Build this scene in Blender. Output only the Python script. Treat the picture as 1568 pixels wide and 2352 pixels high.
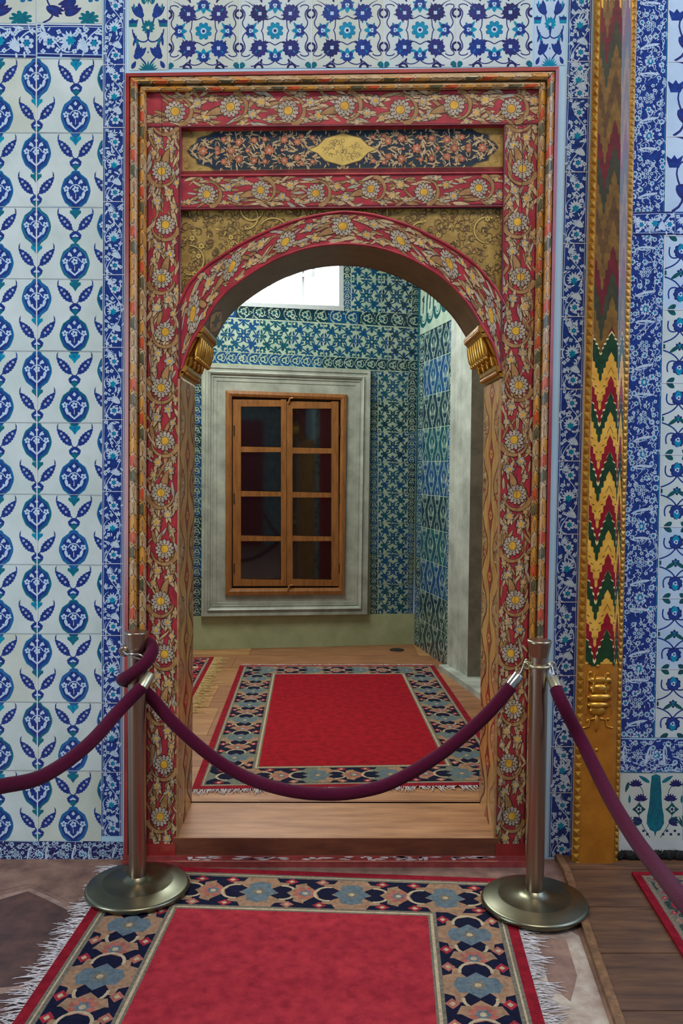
import bpy, math, random
from mathutils import Vector, Matrix
PI = math.pi
for o in list(bpy.data.objects): bpy.data.objects.remove(o)
scene = bpy.context.scene
COL = scene.collection
# ------------------------------------------------------------------ camera
FPX = 1970.0
CAM = Vector((0.0, -3.45, 1.60))
PITCH = math.atan((1176 - 1078) / FPX); YAW = math.radians(-0.84); ROLL = math.radians(0.4)
ROT = Matrix.Rotation(YAW, 3, 'Z') @ Matrix.Rotation(PI / 2 - PITCH, 3, 'X') @ Matrix.Rotation(ROLL, 3, 'Z')
cd = bpy.data.cameras.new('camera'); cam = bpy.data.objects.new('camera', cd); COL.objects.link(cam)
cd.sensor_fit = 'VERTICAL'; cd.sensor_height = 36.0; cd.sensor_width = 24.0
cd.lens = 36.0 * FPX / 2352.0; cd.clip_start = 0.05
cam.location = CAM; cam.rotation_euler = ROT.to_euler(); scene.camera = cam
# ------------------------------------------------------------------ light
scene.view_settings.view_transform = 'Standard'; scene.view_settings.look = 'None'
scene.view_settings.gamma = 1.0; scene.view_settings.exposure = 0.58
w = bpy.data.worlds.new('world'); scene.world = w; w.use_nodes = True
w.node_tree.nodes['Background'].inputs[0].default_value = (0.50, 0.62, 0.85, 1)
w.node_tree.nodes['Background'].inputs[1].default_value = 0.22
def area(name, loc, target, sx, sy, power, col):
    l = bpy.data.lights.new(name, 'AREA'); l.shape = 'RECTANGLE'; l.size = sx; l.size_y = sy
    l.energy = power; l.color = col
    o = bpy.data.objects.new(name, l); COL.objects.link(o); o.location = loc
    o.rotation_euler = (Vector(target) - Vector(loc)).to_track_quat('-Z', 'Y').to_euler()
    return o
area('window_light_left', (-3.6, -2.0, 1.9), (0, 0, 1.7), 1.1, 2.4, 56, (0.72, 0.86, 1.0))
area('window_light_right', (3.9, -1.5, 3.7), (0.6, 0.0, 2.0), 2.4, 3.0, 78, (0.52, 0.66, 1.0))
area('overhead_fill_light', (0.3, -3.9, 6.9), (0, -0.5, 0.8), 3.0, 1.4, 165, (1.0, 0.90, 0.78))  # added warm fill high above the front room, no window there
# ------------------------------------------------------------------ materials
MATS = {}
def srgb(r, g, b):
    f = lambda c: (c / 255) / 12.92 if c / 255 <= 0.04045 else ((c / 255 + 0.055) / 1.055) ** 2.4
    return (f(r), f(g), f(b), 1)
def mat(name, c, rough=0.5, metal=0.0, var=0.18, scale=30.0, bump=0.0, bscale=None, spec=0.5, coat=0.0, c2=None, emit=0.0, sheen=0.0, stretch=(1, 1, 1), detail=5.0):
    m = bpy.data.materials.new(name); m.use_nodes = True; nt = m.node_tree; N = nt.nodes; L = nt.links
    p = N['Principled BSDF']; c = srgb(*c)
    if c2: c2 = srgb(*c2)
    else: c2 = tuple(x * (1 - var * 2) for x in c[:3]) + (1,)
    tc = N.new('ShaderNodeNewGeometry'); mp = N.new('ShaderNodeMapping'); mp.inputs['Scale'].default_value = stretch
    L.new(tc.outputs['Position'], mp.inputs[0])
    n = N.new('ShaderNodeTexNoise'); n.inputs['Scale'].default_value = scale; n.inputs['Detail'].default_value = detail; n.inputs['Roughness'].default_value = 0.65
    L.new(mp.outputs[0], n.inputs['Vector'])
    r = N.new('ShaderNodeMapRange'); r.inputs[1].default_value = 0.34; r.inputs[2].default_value = 0.66
    L.new(n.outputs['Fac'], r.inputs[0])
    mx = N.new('ShaderNodeMix'); mx.data_type = 'RGBA'; mx.inputs[6].default_value = c; mx.inputs[7].default_value = c2
    L.new(r.outputs[0], mx.inputs[0]); L.new(mx.outputs[2], p.inputs['Base Color'])
    p.inputs['Roughness'].default_value = rough; p.inputs['Metallic'].default_value = metal
    p.inputs['Specular IOR Level'].default_value = spec; p.inputs['Coat Weight'].default_value = coat; p.inputs['Coat Roughness'].default_value = 0.12
    p.inputs['Sheen Weight'].default_value = sheen
    if bump:
        n2 = N.new('ShaderNodeTexNoise'); n2.inputs['Scale'].default_value = bscale or scale * 2; n2.inputs['Detail'].default_value = 4
        L.new(mp.outputs[0], n2.inputs['Vector'])
        b = N.new('ShaderNodeBump'); b.inputs['Strength'].default_value = bump; b.inputs['Distance'].default_value = 0.004
        L.new(n2.outputs['Fac'], b.inputs['Height']); L.new(b.outputs[0], p.inputs['Normal'])
    if emit:
        p.inputs['Emission Color'].default_value = c; p.inputs['Emission Strength'].default_value = emit
    MATS[name] = m; return m
# glazed tile colours
G = dict(rough=0.16, spec=0.5, bump=0.06, bscale=9)
mat('tile_white', (196, 206, 204), var=0.09, scale=5, c2=(176, 190, 184), **G)
mat('tile_white_warm', (192, 200, 190), c2=(178, 186, 172), scale=6, **G)
mat('tile_white_blue', (180, 200, 214), c2=(160, 184, 204), scale=6, **G)
mat('cobalt', (30, 62, 136), c2=(24, 40, 102), scale=40, **G)
mat('cobalt_pale', (58, 98, 160), c2=(38, 72, 138), scale=40, **G)
mat('navy', (24, 30, 76), c2=(38, 40, 96), scale=50, **G)
mat('violet_blue', (46, 50, 116), c2=(34, 38, 92), scale=50, **G)
mat('sea_blue', (22, 84, 138), c2=(16, 104, 148), scale=25, **G)
mat('turquoise', (0, 142, 164), c2=(8, 108, 148), scale=45, **G)
mat('teal', (10, 112, 118), c2=(14, 84, 110), scale=45, **G)
mat('leaf_green', (12, 84, 84), c2=(18, 60, 70), scale=45, **G)
mat('motif_white', (188, 204, 214), c2=(160, 184, 206), scale=45, **G)
mat('grout', (206, 208, 212), rough=0.7, var=0.1)
mat('grout_grey', (150, 158, 158), rough=0.7, var=0.1)
# back room tiles (greener glaze)
mat('old_white', (172, 184, 160), c2=(140, 160, 146), scale=12, **G)
mat('old_blue', (18, 58, 118), c2=(14, 74, 104), scale=9, **G)
mat('old_green', (14, 84, 90), c2=(16, 60, 84), scale=9, **G)
mat('old_dark', (12, 38, 62), c2=(14, 56, 62), scale=9, **G)
# plaster, stone, wood
mat('plaster_blue', (168, 206, 226), rough=0.6, var=0.05, scale=4, bump=0.1)
mat('plaster_white', (196, 200, 196), rough=0.8, var=0.1, scale=6, bump=0.2)
mat('plaster_cream', (176, 178, 140), rough=0.85, c2=(156, 160, 122), scale=7, bump=0.2)
mat('marble', (186, 188, 176), rough=0.45, c2=(142, 144, 134), scale=6, bump=0.12, stretch=(1, 1, 1), detail=8)
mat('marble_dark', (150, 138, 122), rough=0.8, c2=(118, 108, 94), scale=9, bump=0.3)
mat('sash_wood', (160, 102, 50), rough=0.4, c2=(126, 76, 34), scale=12, stretch=(4, 4, 0.6), coat=0.15)
mat('sash_dark', (50, 26, 14), rough=0.6)
mat('floor_wood', (174, 124, 82), rough=0.42, c2=(134, 88, 52), scale=7, stretch=(0.5, 4, 1), bump=0.1, detail=8)
mat('floor_wood_b', (162, 108, 72), rough=0.42, c2=(118, 76, 48), scale=8, stretch=(0.5, 4, 1), bump=0.1, detail=8)
mat('floor_wood_c', (180, 134, 88), rough=0.42, c2=(146, 94, 50), scale=6, stretch=(0.5, 4, 1), bump=0.1, detail=8)
mat('seam', (60, 38, 24), rough=0.8)
mat('sill_wood', (112, 60, 36), rough=0.5, c2=(78, 40, 26), scale=9, stretch=(0.6, 3, 3))
mat('platform_wood', (108, 74, 48), rough=0.55, c2=(72, 48, 34), scale=7, stretch=(0.6, 4, 1), bump=0.15)
mat('platform_edge', (134, 96, 60), rough=0.6, c2=(92, 62, 38))
mat('floor_stone', (142, 110, 92), rough=0.65, c2=(98, 70, 60), scale=9, bump=0.35, bscale=14, detail=9)
mat('floor_slab', (96, 62, 52), rough=0.6, c2=(58, 38, 34), scale=11, bump=0.35, bscale=16, detail=9)
mat('floor_joint', (158, 130, 114), rough=0.8, c2=(118, 90, 78), scale=14, bump=0.3)
mat('floor_pale', (178, 164, 146), rough=0.75, c2=(130, 104, 88), scale=11, bump=0.5, bscale=26, detail=9)
# painted timber
Pn = dict(rough=0.34, spec=0.4, coat=0.10, bump=0.08, bscale=40)
mat('paint_red', (170, 50, 58), c2=(134, 36, 44), scale=14, **Pn)
mat('paint_brick', (150, 44, 40), c2=(120, 32, 30), scale=12, **Pn)
mat('paint_maroon', (110, 22, 34), c2=(78, 14, 24), scale=14, **Pn)
mat('paint_beige', (194, 166, 124), c2=(160, 130, 88), scale=22, **Pn)
mat('paint_tan', (166, 126, 78), c2=(132, 94, 54), scale=22, **Pn)
mat('paint_grey', (176, 164, 142), c2=(140, 128, 108), scale=30, **Pn)
mat('paint_yellow', (214, 166, 52), c2=(180, 130, 40), scale=30, **Pn)
mat('paint_line', (74, 46, 30), c2=(54, 34, 26), **Pn)
mat('paint_orange', (196, 84, 44), c2=(170, 62, 36), scale=30, **Pn)
mat('paint_ochre', (200, 144, 62), c2=(170, 112, 44), scale=20, **Pn)
mat('paint_olive', (98, 92, 62), c2=(72, 72, 50), scale=30, **Pn)
mat('paint_navy', (22, 32, 52), c2=(30, 48, 52), scale=30, **Pn)
mat('paint_salmon', (186, 112, 80), c2=(156, 84, 60), scale=30, **Pn)
mat('gold_dull', (172, 142, 70), c2=(136, 106, 50), scale=26, rough=0.42, metal=0.1, bump=0.25, bscale=60)
mat('gold_line', (92, 68, 30), rough=0.5, var=0.15)
mat('gold_light', (206, 176, 92), rough=0.38, metal=0.3, var=0.1)
mat('gilt', (214, 160, 62), rough=0.3, metal=0.7, c2=(168, 112, 36), scale=26, bump=0.2, bscale=50)
mat('gilt_ochre', (176, 112, 28), rough=0.42, metal=0.2, c2=(150, 90, 18), scale=10, bump=0.15, bscale=40, coat=0.1)
mat('zig_yellow', (216, 168, 70), c2=(190, 138, 48), scale=18, **Pn)
mat('zig_cream', (226, 206, 150), c2=(206, 180, 120), **Pn)
mat('zig_red', (140, 22, 34), c2=(112, 16, 28), **Pn)
mat('zig_green', (26, 64, 34), c2=(20, 46, 28), **Pn)
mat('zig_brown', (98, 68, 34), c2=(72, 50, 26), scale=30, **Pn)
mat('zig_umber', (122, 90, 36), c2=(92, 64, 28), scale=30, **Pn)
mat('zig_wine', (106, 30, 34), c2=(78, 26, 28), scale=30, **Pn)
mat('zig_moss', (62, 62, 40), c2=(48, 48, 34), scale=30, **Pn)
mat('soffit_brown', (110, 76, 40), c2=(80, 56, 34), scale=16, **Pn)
mat('reveal_gold', (190, 142, 78), c2=(150, 104, 50), scale=18, stretch=(1, 1, 0.3), **Pn)
mat('base_red', (150, 60, 54), rough=0.6, c2=(120, 40, 38), scale=18, bump=0.2)
mat('chip_white', (206, 196, 192), rough=0.8, var=0.1)
# metals, fabric
mat('steel', (172, 150, 126), rough=0.3, metal=1.0, c2=(160, 142, 126), scale=6, stretch=(1, 1, 0.2))
mat('steel_base', (128, 126, 104), rough=0.33, metal=1.0, c2=(108, 104, 84), scale=5)
mat('chrome', (200, 196, 186), rough=0.16, metal=1.0, var=0.03)
mat('brass_pale', (190, 184, 150), rough=0.3, metal=0.8, var=0.08)
mat('velvet', (80, 9, 42), rough=0.95, c2=(66, 7, 34), scale=120, sheen=0.06, bump=0.4, bscale=160, spec=0.15)
R_ = dict(rough=0.95, spec=0.1, bump=0.5, bscale=260)
mat('rug_red', (164, 46, 54), c2=(130, 30, 42), scale=24, detail=9, **R_)
mat('rug_red_deep', (152, 20, 32), c2=(120, 12, 24), scale=24, detail=9, **R_)
mat('rug_edge', (138, 24, 38), c2=(108, 16, 28), scale=30, **R_)
mat('rug_tan', (156, 122, 94), c2=(122, 94, 74), scale=60, **R_)
mat('rug_grey', (120, 112, 96), c2=(86, 80, 70), scale=90, **R_)
mat('rug_navy', (22, 24, 48), c2=(14, 16, 34), scale=60, **R_)
mat('rug_blue', (98, 112, 116), c2=(74, 86, 94), scale=60, **R_)
mat('rug_pink', (166, 100, 84), c2=(134, 76, 66), scale=60, **R_)
mat('rug_cream', (182, 164, 130), c2=(150, 132, 104), scale=60, **R_)
mat('rug_rose', (160, 46, 56), c2=(120, 30, 40), scale=60, **R_)
mat('rug_sage', (112, 112, 96), c2=(84, 92, 86), scale=60, **R_)
mat('rug_green', (58, 70, 60), c2=(44, 52, 48), scale=60, **R_)
mat('fringe_white', (206, 200, 200), rough=0.95, c2=(166, 158, 156), scale=60)
mat('fringe_straw', (200, 166, 110), rough=0.95, c2=(150, 118, 70), scale=60)
mat('black_fuzz', (34, 32, 30), rough=1.0, c2=(16, 15, 15), scale=80, bump=0.8, bscale=200)
mat('iron_dark', (52, 48, 42), rough=0.6, metal=0.6)
mat('glass_dark', (10, 11, 12), rough=0.04, spec=1.0, var=0.0, coat=0.6)
mat('daylight_pane', (236, 244, 255), rough=0.3, emit=2.2, var=0.0)
mat('frame_grey', (176, 180, 180), rough=0.5, var=0.06)
mat('room_plaster', (150, 146, 132), rough=0.9, var=0.08, scale=3)
def brick_mat(name, ca, cb, cc):
    m = bpy.data.materials.new(name); m.use_nodes = True; nt = m.node_tree; N = nt.nodes; L = nt.links
    p = N['Principled BSDF']; g = N.new('ShaderNodeNewGeometry'); v = N.new('ShaderNodeTexVoronoi'); v.inputs['Scale'].default_value = 22
    L.new(g.outputs['Position'], v.inputs['Vector']); cr = N.new('ShaderNodeValToRGB')
    cr.color_ramp.elements[0].color = srgb(*ca); cr.color_ramp.elements[1].color = srgb(*cb); cr.color_ramp.elements[1].position = 0.55
    e = cr.color_ramp.elements.new(0.3); e.color = srgb(*cc)
    L.new(v.outputs['Distance'], cr.inputs[0]); L.new(cr.outputs[0], p.inputs['Base Color']); p.inputs['Roughness'].default_value = 0.3
    MATS[name] = m
brick_mat('inner_tiles', (20, 60, 130), (150, 170, 160), (20, 90, 110))
# ------------------------------------------------------------------ mesh builder
class MB:
    def __init__(s): s.v = []; s.f = []; s.m = []; s.sl = []; s.sm = []
    def slot(s, m):
        if m not in s.sl: s.sl.append(m)
        return s.sl.index(m)
    def poly(s, pts, m, smooth=False):
        b = len(s.v); s.v.extend([tuple(p) for p in pts]); s.f.append(tuple(range(b, b + len(pts)))); s.m.append(s.slot(m)); s.sm.append(smooth)
    def grid(s, rows, m, closed=False, smooth=True):
        b = len(s.v); n = len(rows[0]); k = s.slot(m)
        for r in rows: s.v.extend([tuple(p) for p in r])
        for i in range(len(rows) - 1):
            for j in range(n if closed else n - 1):
                j2 = (j + 1) % n
                s.f.append((b + i * n + j, b + i * n + j2, b + (i + 1) * n + j2, b + (i + 1) * n + j)); s.m.append(k); s.sm.append(smooth)
        return b
    def cap(s, pts, m): s.poly(pts, m)
    def hexa(s, a, b, m):          # a, b: matching loops of 4 corners
        s.poly(a[::-1], m); s.poly(b, m)
        n = len(a)
        for i in range(n): s.poly([a[i], a[(i + 1) % n], b[(i + 1) % n], b[i]], m)
    def box(s, lo, hi, m):
        (x0, y0, z0), (x1, y1, z1) = lo, hi
        a = [(x0, y0, z0), (x1, y0, z0), (x1, y1, z0), (x0, y1, z0)]; s.hexa(a, [(x, y, z1) for x, y, _ in a], m)
    def tube(s, pts, r, m, n=12, caps=True):
        P = [Vector(p) for p in pts]; rows = []; up = None
        for i, p in enumerate(P):
            t = (P[min(i + 1, len(P) - 1)] - P[max(i - 1, 0)]).normalized()
            if up is None:
                up = Vector((0, 0, 1)) if abs(t.z) < 0.9 else Vector((1, 0, 0))
            a = t.cross(up).normalized(); b_ = a.cross(t).normalized(); up = b_
            rr = r[i] if isinstance(r, (list, tuple)) else r
            rows.append([p + (a * math.cos(2 * PI * k / n) + b_ * math.sin(2 * PI * k / n)) * rr for k in range(n)])
        s.grid(rows, m, closed=True)
        if caps: s.poly(rows[0][::-1], m); s.poly(rows[-1], m)
    def lathe(s, c, prof, m, n=40, half=None):
        cx, cy, cz = c
        rows = [[(cx + r * math.cos(2 * PI * k / n), cy + r * math.sin(2 * PI * k / n), cz + z) for k in range(n)] for r, z in prof]
        s.grid(rows, m, closed=True)
        s.poly(rows[0][::-1], m); s.poly(rows[-1], m)
    def ball(s, c, r, m, n=8):
        rx, ry, rz = r if isinstance(r, tuple) else (r, r, r)
        rows = [[(c[0] + rx * math.sin(PI * i / n) * math.cos(2 * PI * k / (n + 2)), c[1] + ry * math.sin(PI * i / n) * math.sin(2 * PI * k / (n + 2)), c[2] + rz * math.cos(PI * i / n)) for k in range(n + 2)] for i in range(n + 1)]
        s.grid(rows, m, closed=True)
    def build(s, name, parent=None, org=None):
        o0 = Vector(org) if org else (Vector(parent['_o']) if parent and '_o' in parent else Vector((0, 0, 0)))
        me = bpy.data.meshes.new(name); me.from_pydata([tuple(Vector(p) - o0) for p in s.v], [], s.f)
        for k in s.sl: me.materials.append(MATS[k])
        me.polygons.foreach_set('material_index', s.m); me.polygons.foreach_set('use_smooth', s.sm)
        me.update(); o = bpy.data.objects.new(name, me); COL.objects.link(o)
        if parent: o.parent = parent; o['_o'] = parent['_o'] if '_o' in parent else (0, 0, 0)
        elif org: o.location = o0; o['_o'] = tuple(o0)
        return o
def thing(name, label=None, cat=None, loc=(0, 0, 0), group=None, kind=None):
    o = bpy.data.objects.new(name, None); COL.objects.link(o); o.location = loc; o['_o'] = tuple(loc); o.empty_display_size = 0.1
    if label: o['label'] = label
    if cat: o['category'] = cat
    if group: o['group'] = group
    if kind: o['kind'] = kind
    return o
def tag(o, label=None, cat=None, group=None, kind=None):
    for k, v in (('label', label), ('category', cat), ('group', group), ('kind', kind)):
        if v: o[k] = v
    return o
# ------------------------------------------------------------------ photo coordinates onto real planes
def ray(px, py): return ROT @ Vector(((px - 784) / FPX, -(py - 1176) / FPX, -1.0))
def plane(o, n):
    o = Vector(o); n = Vector(n).normalized()
    def f(px, py, h=0.0):
        d = ray(px, py); q = o + n * h
        return CAM + d * ((q - CAM).dot(n) / d.dot(n))
    return f
def yp(px, py, y):
    d = ray(px, py); return CAM + d * ((y - CAM.y) / d.y)
W = plane((0, 0, 0), (0, -1, 0))
F0 = plane((0, 0, 0), (0, 0, 1))
ZB = 0.11
FB = plane((0, 0, ZB), (0, 0, 1))
bl = FB(443, 1492); br = FB(950, 1479); rr = FB(1031, 1534)
nb = Vector((br.y - bl.y, -(br.x - bl.x), 0)).normalized()
if nb.y > 0: nb = -nb
nr = Vector((rr.y - br.y, -(rr.x - br.x), 0)).normalized()
if nr.x > 0: nr = -nr
B = plane(bl, nb); R = plane(br, nr)
# ------------------------------------------------------------------ 2D art
def lerp(a, b, t): return a + (b - a) * t
class Art:
    def __init__(s, seg=False): s.p = []; s.seg = seg
    def add(s, pts, c): s.p.append((pts, c))
    def T(s, pts, c, x, y, k=1.0, a=0.0, fx=1.0, ky=None):
        ky = ky or k; ca, sa = math.cos(a), math.sin(a); out = []
        for u, v in pts:
            u *= k * fx; v *= ky; out.append((x + u * ca - v * sa, y + u * sa + v * ca))
        s.p.append((out, c))
    def rect(s, x0, y0, x1, y1, c): s.add([(x0, y0), (x1, y0), (x1, y1), (x0, y1)], c)
    def dot(s, x, y, r, c, n=10): s.T(circ(n), c, x, y, r)
    def flower(s, x, y, r, n, c, cc=None, rc=0.38, a=0.0, line=None, lw=1.16, depth=0.62):
        P = rosette(n, depth)
        if line: s.T(P, line, x, y, r * lw, a)
        s.T(P, c, x, y, r, a)
        if cc: s.dot(x, y, r * rc, cc)
    def leaf(s, x, y, L, wd, a, c, curve=0.0, serr=0, line=None, lw=0.0):
        P = leafp(wd, curve, serr)
        if line: s.T(leafp(wd + lw, curve, serr), line, x, y, L * 1.04, a)
        s.T(P, c, x, y, L, a)
    def stroke(s, pts, w0, c, w1=None, line=None, lw=0.0):
        w1 = w0 if w1 is None else w1
        for W0, W1, cc in ([(w0 + lw, w1 + lw, line)] if line else []) + [(w0, w1, c)]:
            P = ribbon(pts, W0, W1)
            if not s.seg: s.p.append((P, cc)); continue
            n = len(pts); st = 3
            for k in range(0, n - 1, st):
                e = min(k + st, n - 1); s.p.append((P[k:e + 1] + P[2 * n - 1 - e:2 * n - k], cc))
    def arc(s, x, y, r, a0, a1, w0, c, w1=None, line=None, lw=0.0, n=12):
        s.stroke([(x + r * math.cos(lerp(a0, a1, i / n)), y + r * math.sin(lerp(a0, a1, i / n))) for i in range(n + 1)], w0, c, w1, line, lw)
def circ(n): return [(math.cos(2 * PI * i / n), math.sin(2 * PI * i / n)) for i in range(n)]
def rosette(n, depth=0.62, k=4):
    out = []
    for i in range(n * k):
        t = (i % k) / k; a = 2 * PI * i / (n * k); out.append(((depth + (1 - depth) * math.sin(PI * t) ** 0.6) * math.cos(a), (depth + (1 - depth) * math.sin(PI * t) ** 0.6) * math.sin(a)))
    return out
def leafp(wd, curve=0.0, serr=0):     # from (0,0) along +u to (1,0)
    n = 14 if serr else 8; A = []; Bq = []
    for i in range(n + 1):
        t = i / n; hw = wd * 0.5 * math.sin(PI * t ** 0.8) ** 0.8
        if serr: hw *= (1.12 if i % 2 else 0.88)
        c = curve * math.sin(PI * t * 0.5) ** 2
        A.append((t, c + hw)); Bq.append((t, c - hw))
    return A[:-1] + [(1.0, curve)] + Bq[1:-1][::-1]
def ribbon(pts, w0, w1):
    L_, R2 = [], []; n = len(pts)
    for i, (x, y) in enumerate(pts):
        x0, y0 = pts[max(i - 1, 0)]; x1, y1 = pts[min(i + 1, n - 1)]
        dx, dy = x1 - x0, y1 - y0; d = math.hypot(dx, dy) or 1; ww = lerp(w0, w1, i / (n - 1)) / 2
        L_.append((x - dy / d * ww, y + dx / d * ww)); R2.append((x + dy / d * ww, y - dx / d * ww))
    return L_ + R2[::-1]
def bez(p0, p1, p2, p3, n=10):
    return [tuple((1 - t) ** 3 * p0[i] + 3 * (1 - t) ** 2 * t * p1[i] + 3 * (1 - t) * t * t * p2[i] + t ** 3 * p3[i] for i in (0, 1)) for t in [k / n for k in range(n + 1)]]
def clip1(P, ax, lim, keep_less):
    out = []; n = len(P)
    for i in range(n):
        a, b = P[i - 1], P[i]; ina = (a[ax] <= lim) == keep_less or a[ax] == lim; inb = (b[ax] <= lim) == keep_less or b[ax] == lim
        if ina != inb:
            t = (lim - a[ax]) / (b[ax] - a[ax]); out.append((lerp(a[0], b[0], t), lerp(a[1], b[1], t)))
        if inb: out.append(b)
    return out
def clipr(P, x0, y0, x1, y1):
    xs = [p[0] for p in P]; ys = [p[1] for p in P]
    if min(xs) >= x0 and max(xs) <= x1 and min(ys) >= y0 and max(ys) <= y1: return P
    for ax, lim, kl in ((0, x0, False), (0, x1, True), (1, y0, False), (1, y1, True)):
        if len(P) < 3: return []
        P = clip1(P, ax, lim, kl)
    return P if len(P) > 2 else []
def emit(art, mb, g, box, h0=0.0008, eps=3e-6, slices=None, xs=None, cf=None):
    """g(x, y, h) -> 3D point; box clips in art space; slices split in y (xs: in x) for bent surfaces"""
    x0, y0, x1, y1 = box
    for i, (P, c) in enumerate(art.p):
        P = clipr(P, x0, y0, x1, y1)
        if not P: continue
        h = h0 + i * eps
        cells = [P] if cf is None else cf(P)
        if slices:
            cells = [clipr(P, x0, a, x1, b) for a, b in zip(slices, slices[1:])]
        if xs:
            cells = [q for C in cells if C for q in [clipr(C, a, y0, b, y1) for a, b in zip(xs, xs[1:]) if max(p[0] for p in C) > a and min(p[0] for p in C) < b]]
        for C in cells:
            if len(C) > 2: mb.poly([g(x, y, h) for x, y in C], c)
def Qm(f, q, A, H):
    (ax, ay), (bx, by), (cx, cy), (dx, dy) = q     # TL TR BR BL in photo coordinates
    def g(x, y, h):
        u, v = x / A, y / H
        return f(lerp(lerp(ax, bx, u), lerp(dx, cx, u), v), lerp(lerp(ay, by, u), lerp(dy, cy, u), v), h)
    return g
def tile(mb, f, q, A, H, art, h0=0.0008, **k): emit(art, mb, Qm(f, q, A, H), (0, 0, A, H), h0, **k)
# ---- motifs
def medallion(a, x, y, rnd, k=1.0):
    def og(s, sh=1.0):
        out = []
        for i in range(44):
            t = 2 * PI * i / 44; c, sn = math.cos(t), math.sin(t)
            r = 1 + 0.014 * math.cos(8 * t); v = sn * 41 * r
            if abs(sn) > 0.95: v = math.copysign(41 * (1 + (abs(sn) - 0.9) * 1.1), sn)
            uu = 33.5 * c * r * (1 - 0.16 * max(0, sn) ** 2 * abs(c)) * (1 if abs(sn) < 0.7 else 0.90)
            out.append((uu * s, v * s * sh))
        return out
    j = rnd.uniform(-1, 1)
    a.T(og(1.0), rnd.choice(['sea_blue', 'teal', 'sea_blue']), x + j, y, k); a.T(og(0.9), 'cobalt_pale' if rnd.random() < .4 else 'cobalt', x + j, y, k); a.T(og(0.85), 'sea_blue', x + j, y, k)
    a.T(og(0.81), 'navy', x + j, y, k)
    a.T(og(0.78), 'cobalt', x + j, y, k); ks = k; k = k * 1.14; y -= 1
    wc = 'motif_white'; x += j
    a.stroke([(x - 15 * k, y + 12 * k), (x, y + 25 * k), (x + 15 * k, y + 12 * k)], 4 * k, wc)
    a.flower(x, y - 2 * k, 7 * k, 5, wc, 'cobalt', 0.3)
    a.arc(x, y + 1 * k, 12 * k, PI * 1.1, PI * 1.9, 2 * k, wc, n=8)
    a.T([(-4, 0), (0, -5), (4, 0), (0, 4)], wc, x, y - 24 * k, k)
    a.leaf(x, y + 17 * k, 12 * k, 0.6, -PI / 2, 'violet_blue'); a.stroke([(x, y + 6 * k), (x, y + 16 * k)], 1.3 * k, wc)
    for s in (-1, 1):
        a.flower(x + s * 19 * k, y - 3 * k, 6.5 * k, 5, wc, 'cobalt_pale', 0.3, a=s)
        a.leaf(x + s * 16 * k, y + 2 * k, 15 * k, 0.45, PI / 2 - s * 0.1, wc, curve=s * 0.2)
        a.leaf(x + s * 5 * k, y - 12 * k, 12 * k, 0.4, -PI / 2 + s * 0.9, wc, curve=-s * 0.2)
        a.dot(x + s * 12 * k, y - 16 * k, 2.6 * k, wc); a.dot(x + s * 9 * k, y + 14 * k, 2.4 * k, wc); a.leaf(x + s * 6 * k, y + 20 * k, 9 * k, .4, -PI/2 + s*.7, wc)
def sprig(a, x, y, rnd):
    """y: top of the row; heart, leaf pair, calyx"""
    j = rnd.uniform(-1.5, 1.5); x += j
    a.T([(0, 20), (-6, 11), (-13, 5), (-12, -1), (-6, 0), (0, -4), (6, 0), (12, -1), (13, 5), (6, 11)], rnd.choice(['teal', 'turquoise', 'teal']), x, y + 9)
    a.leaf(x, y + 10, 9, 0.5, PI / 2, 'sea_blue')
    for s in (-1, 1):
        ang = -PI / 2 + s * 0.70
        a.stroke([(x + s * 3, y + 58), (x + s * 9, y + 50)], 2.2, 'cobalt')
        P = leafp(0.36, 0.0, 1)
        tip = [(1.0, 0.0), (1.1, s * -0.10), (1.13, s * -0.22), (1.06, s * -0.12), (0.97, s * -0.06)]
        a.T(P, 'cobalt', x + s * 8, y + 54, 52, ang); a.T([(p[0], p[1]) for p in tip], 'cobalt', x + s * 8, y + 54, 52, ang)
        a.T(leafp(0.2, 0.0), 'violet_blue', x + s * 10.5, y + 49, 36, ang)
        for q in (0.3, 0.5, 0.7):
            a.flower(x + s * 8 + math.cos(ang) * 52 * q, y + 54 + math.sin(ang) * 52 * q, 3.0, 5, 'motif_white', 'cobalt', 0.35)
    a.T([(0, -14), (7, -12), (14, -5), (12, 3), (6, 9), (0, 16), (-6, 9), (-12, 3), (-14, -5), (-7, -12)], 'cobalt', x, y + 70)
    a.T([(0, 17), (5, 9), (9, 4), (0, 1), (-9, 4), (-5, 9)], 'teal', x, y + 70)
    a.T([(-8, 0), (-5, -3), (0, -6), (5, -3), (8, 0), (3, 1), (0, -1), (-3, 1)], 'motif_white', x, y + 69)
    a.stroke([(x, y + 84), (x, y + 92)], 5, 'sea_blue')
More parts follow.
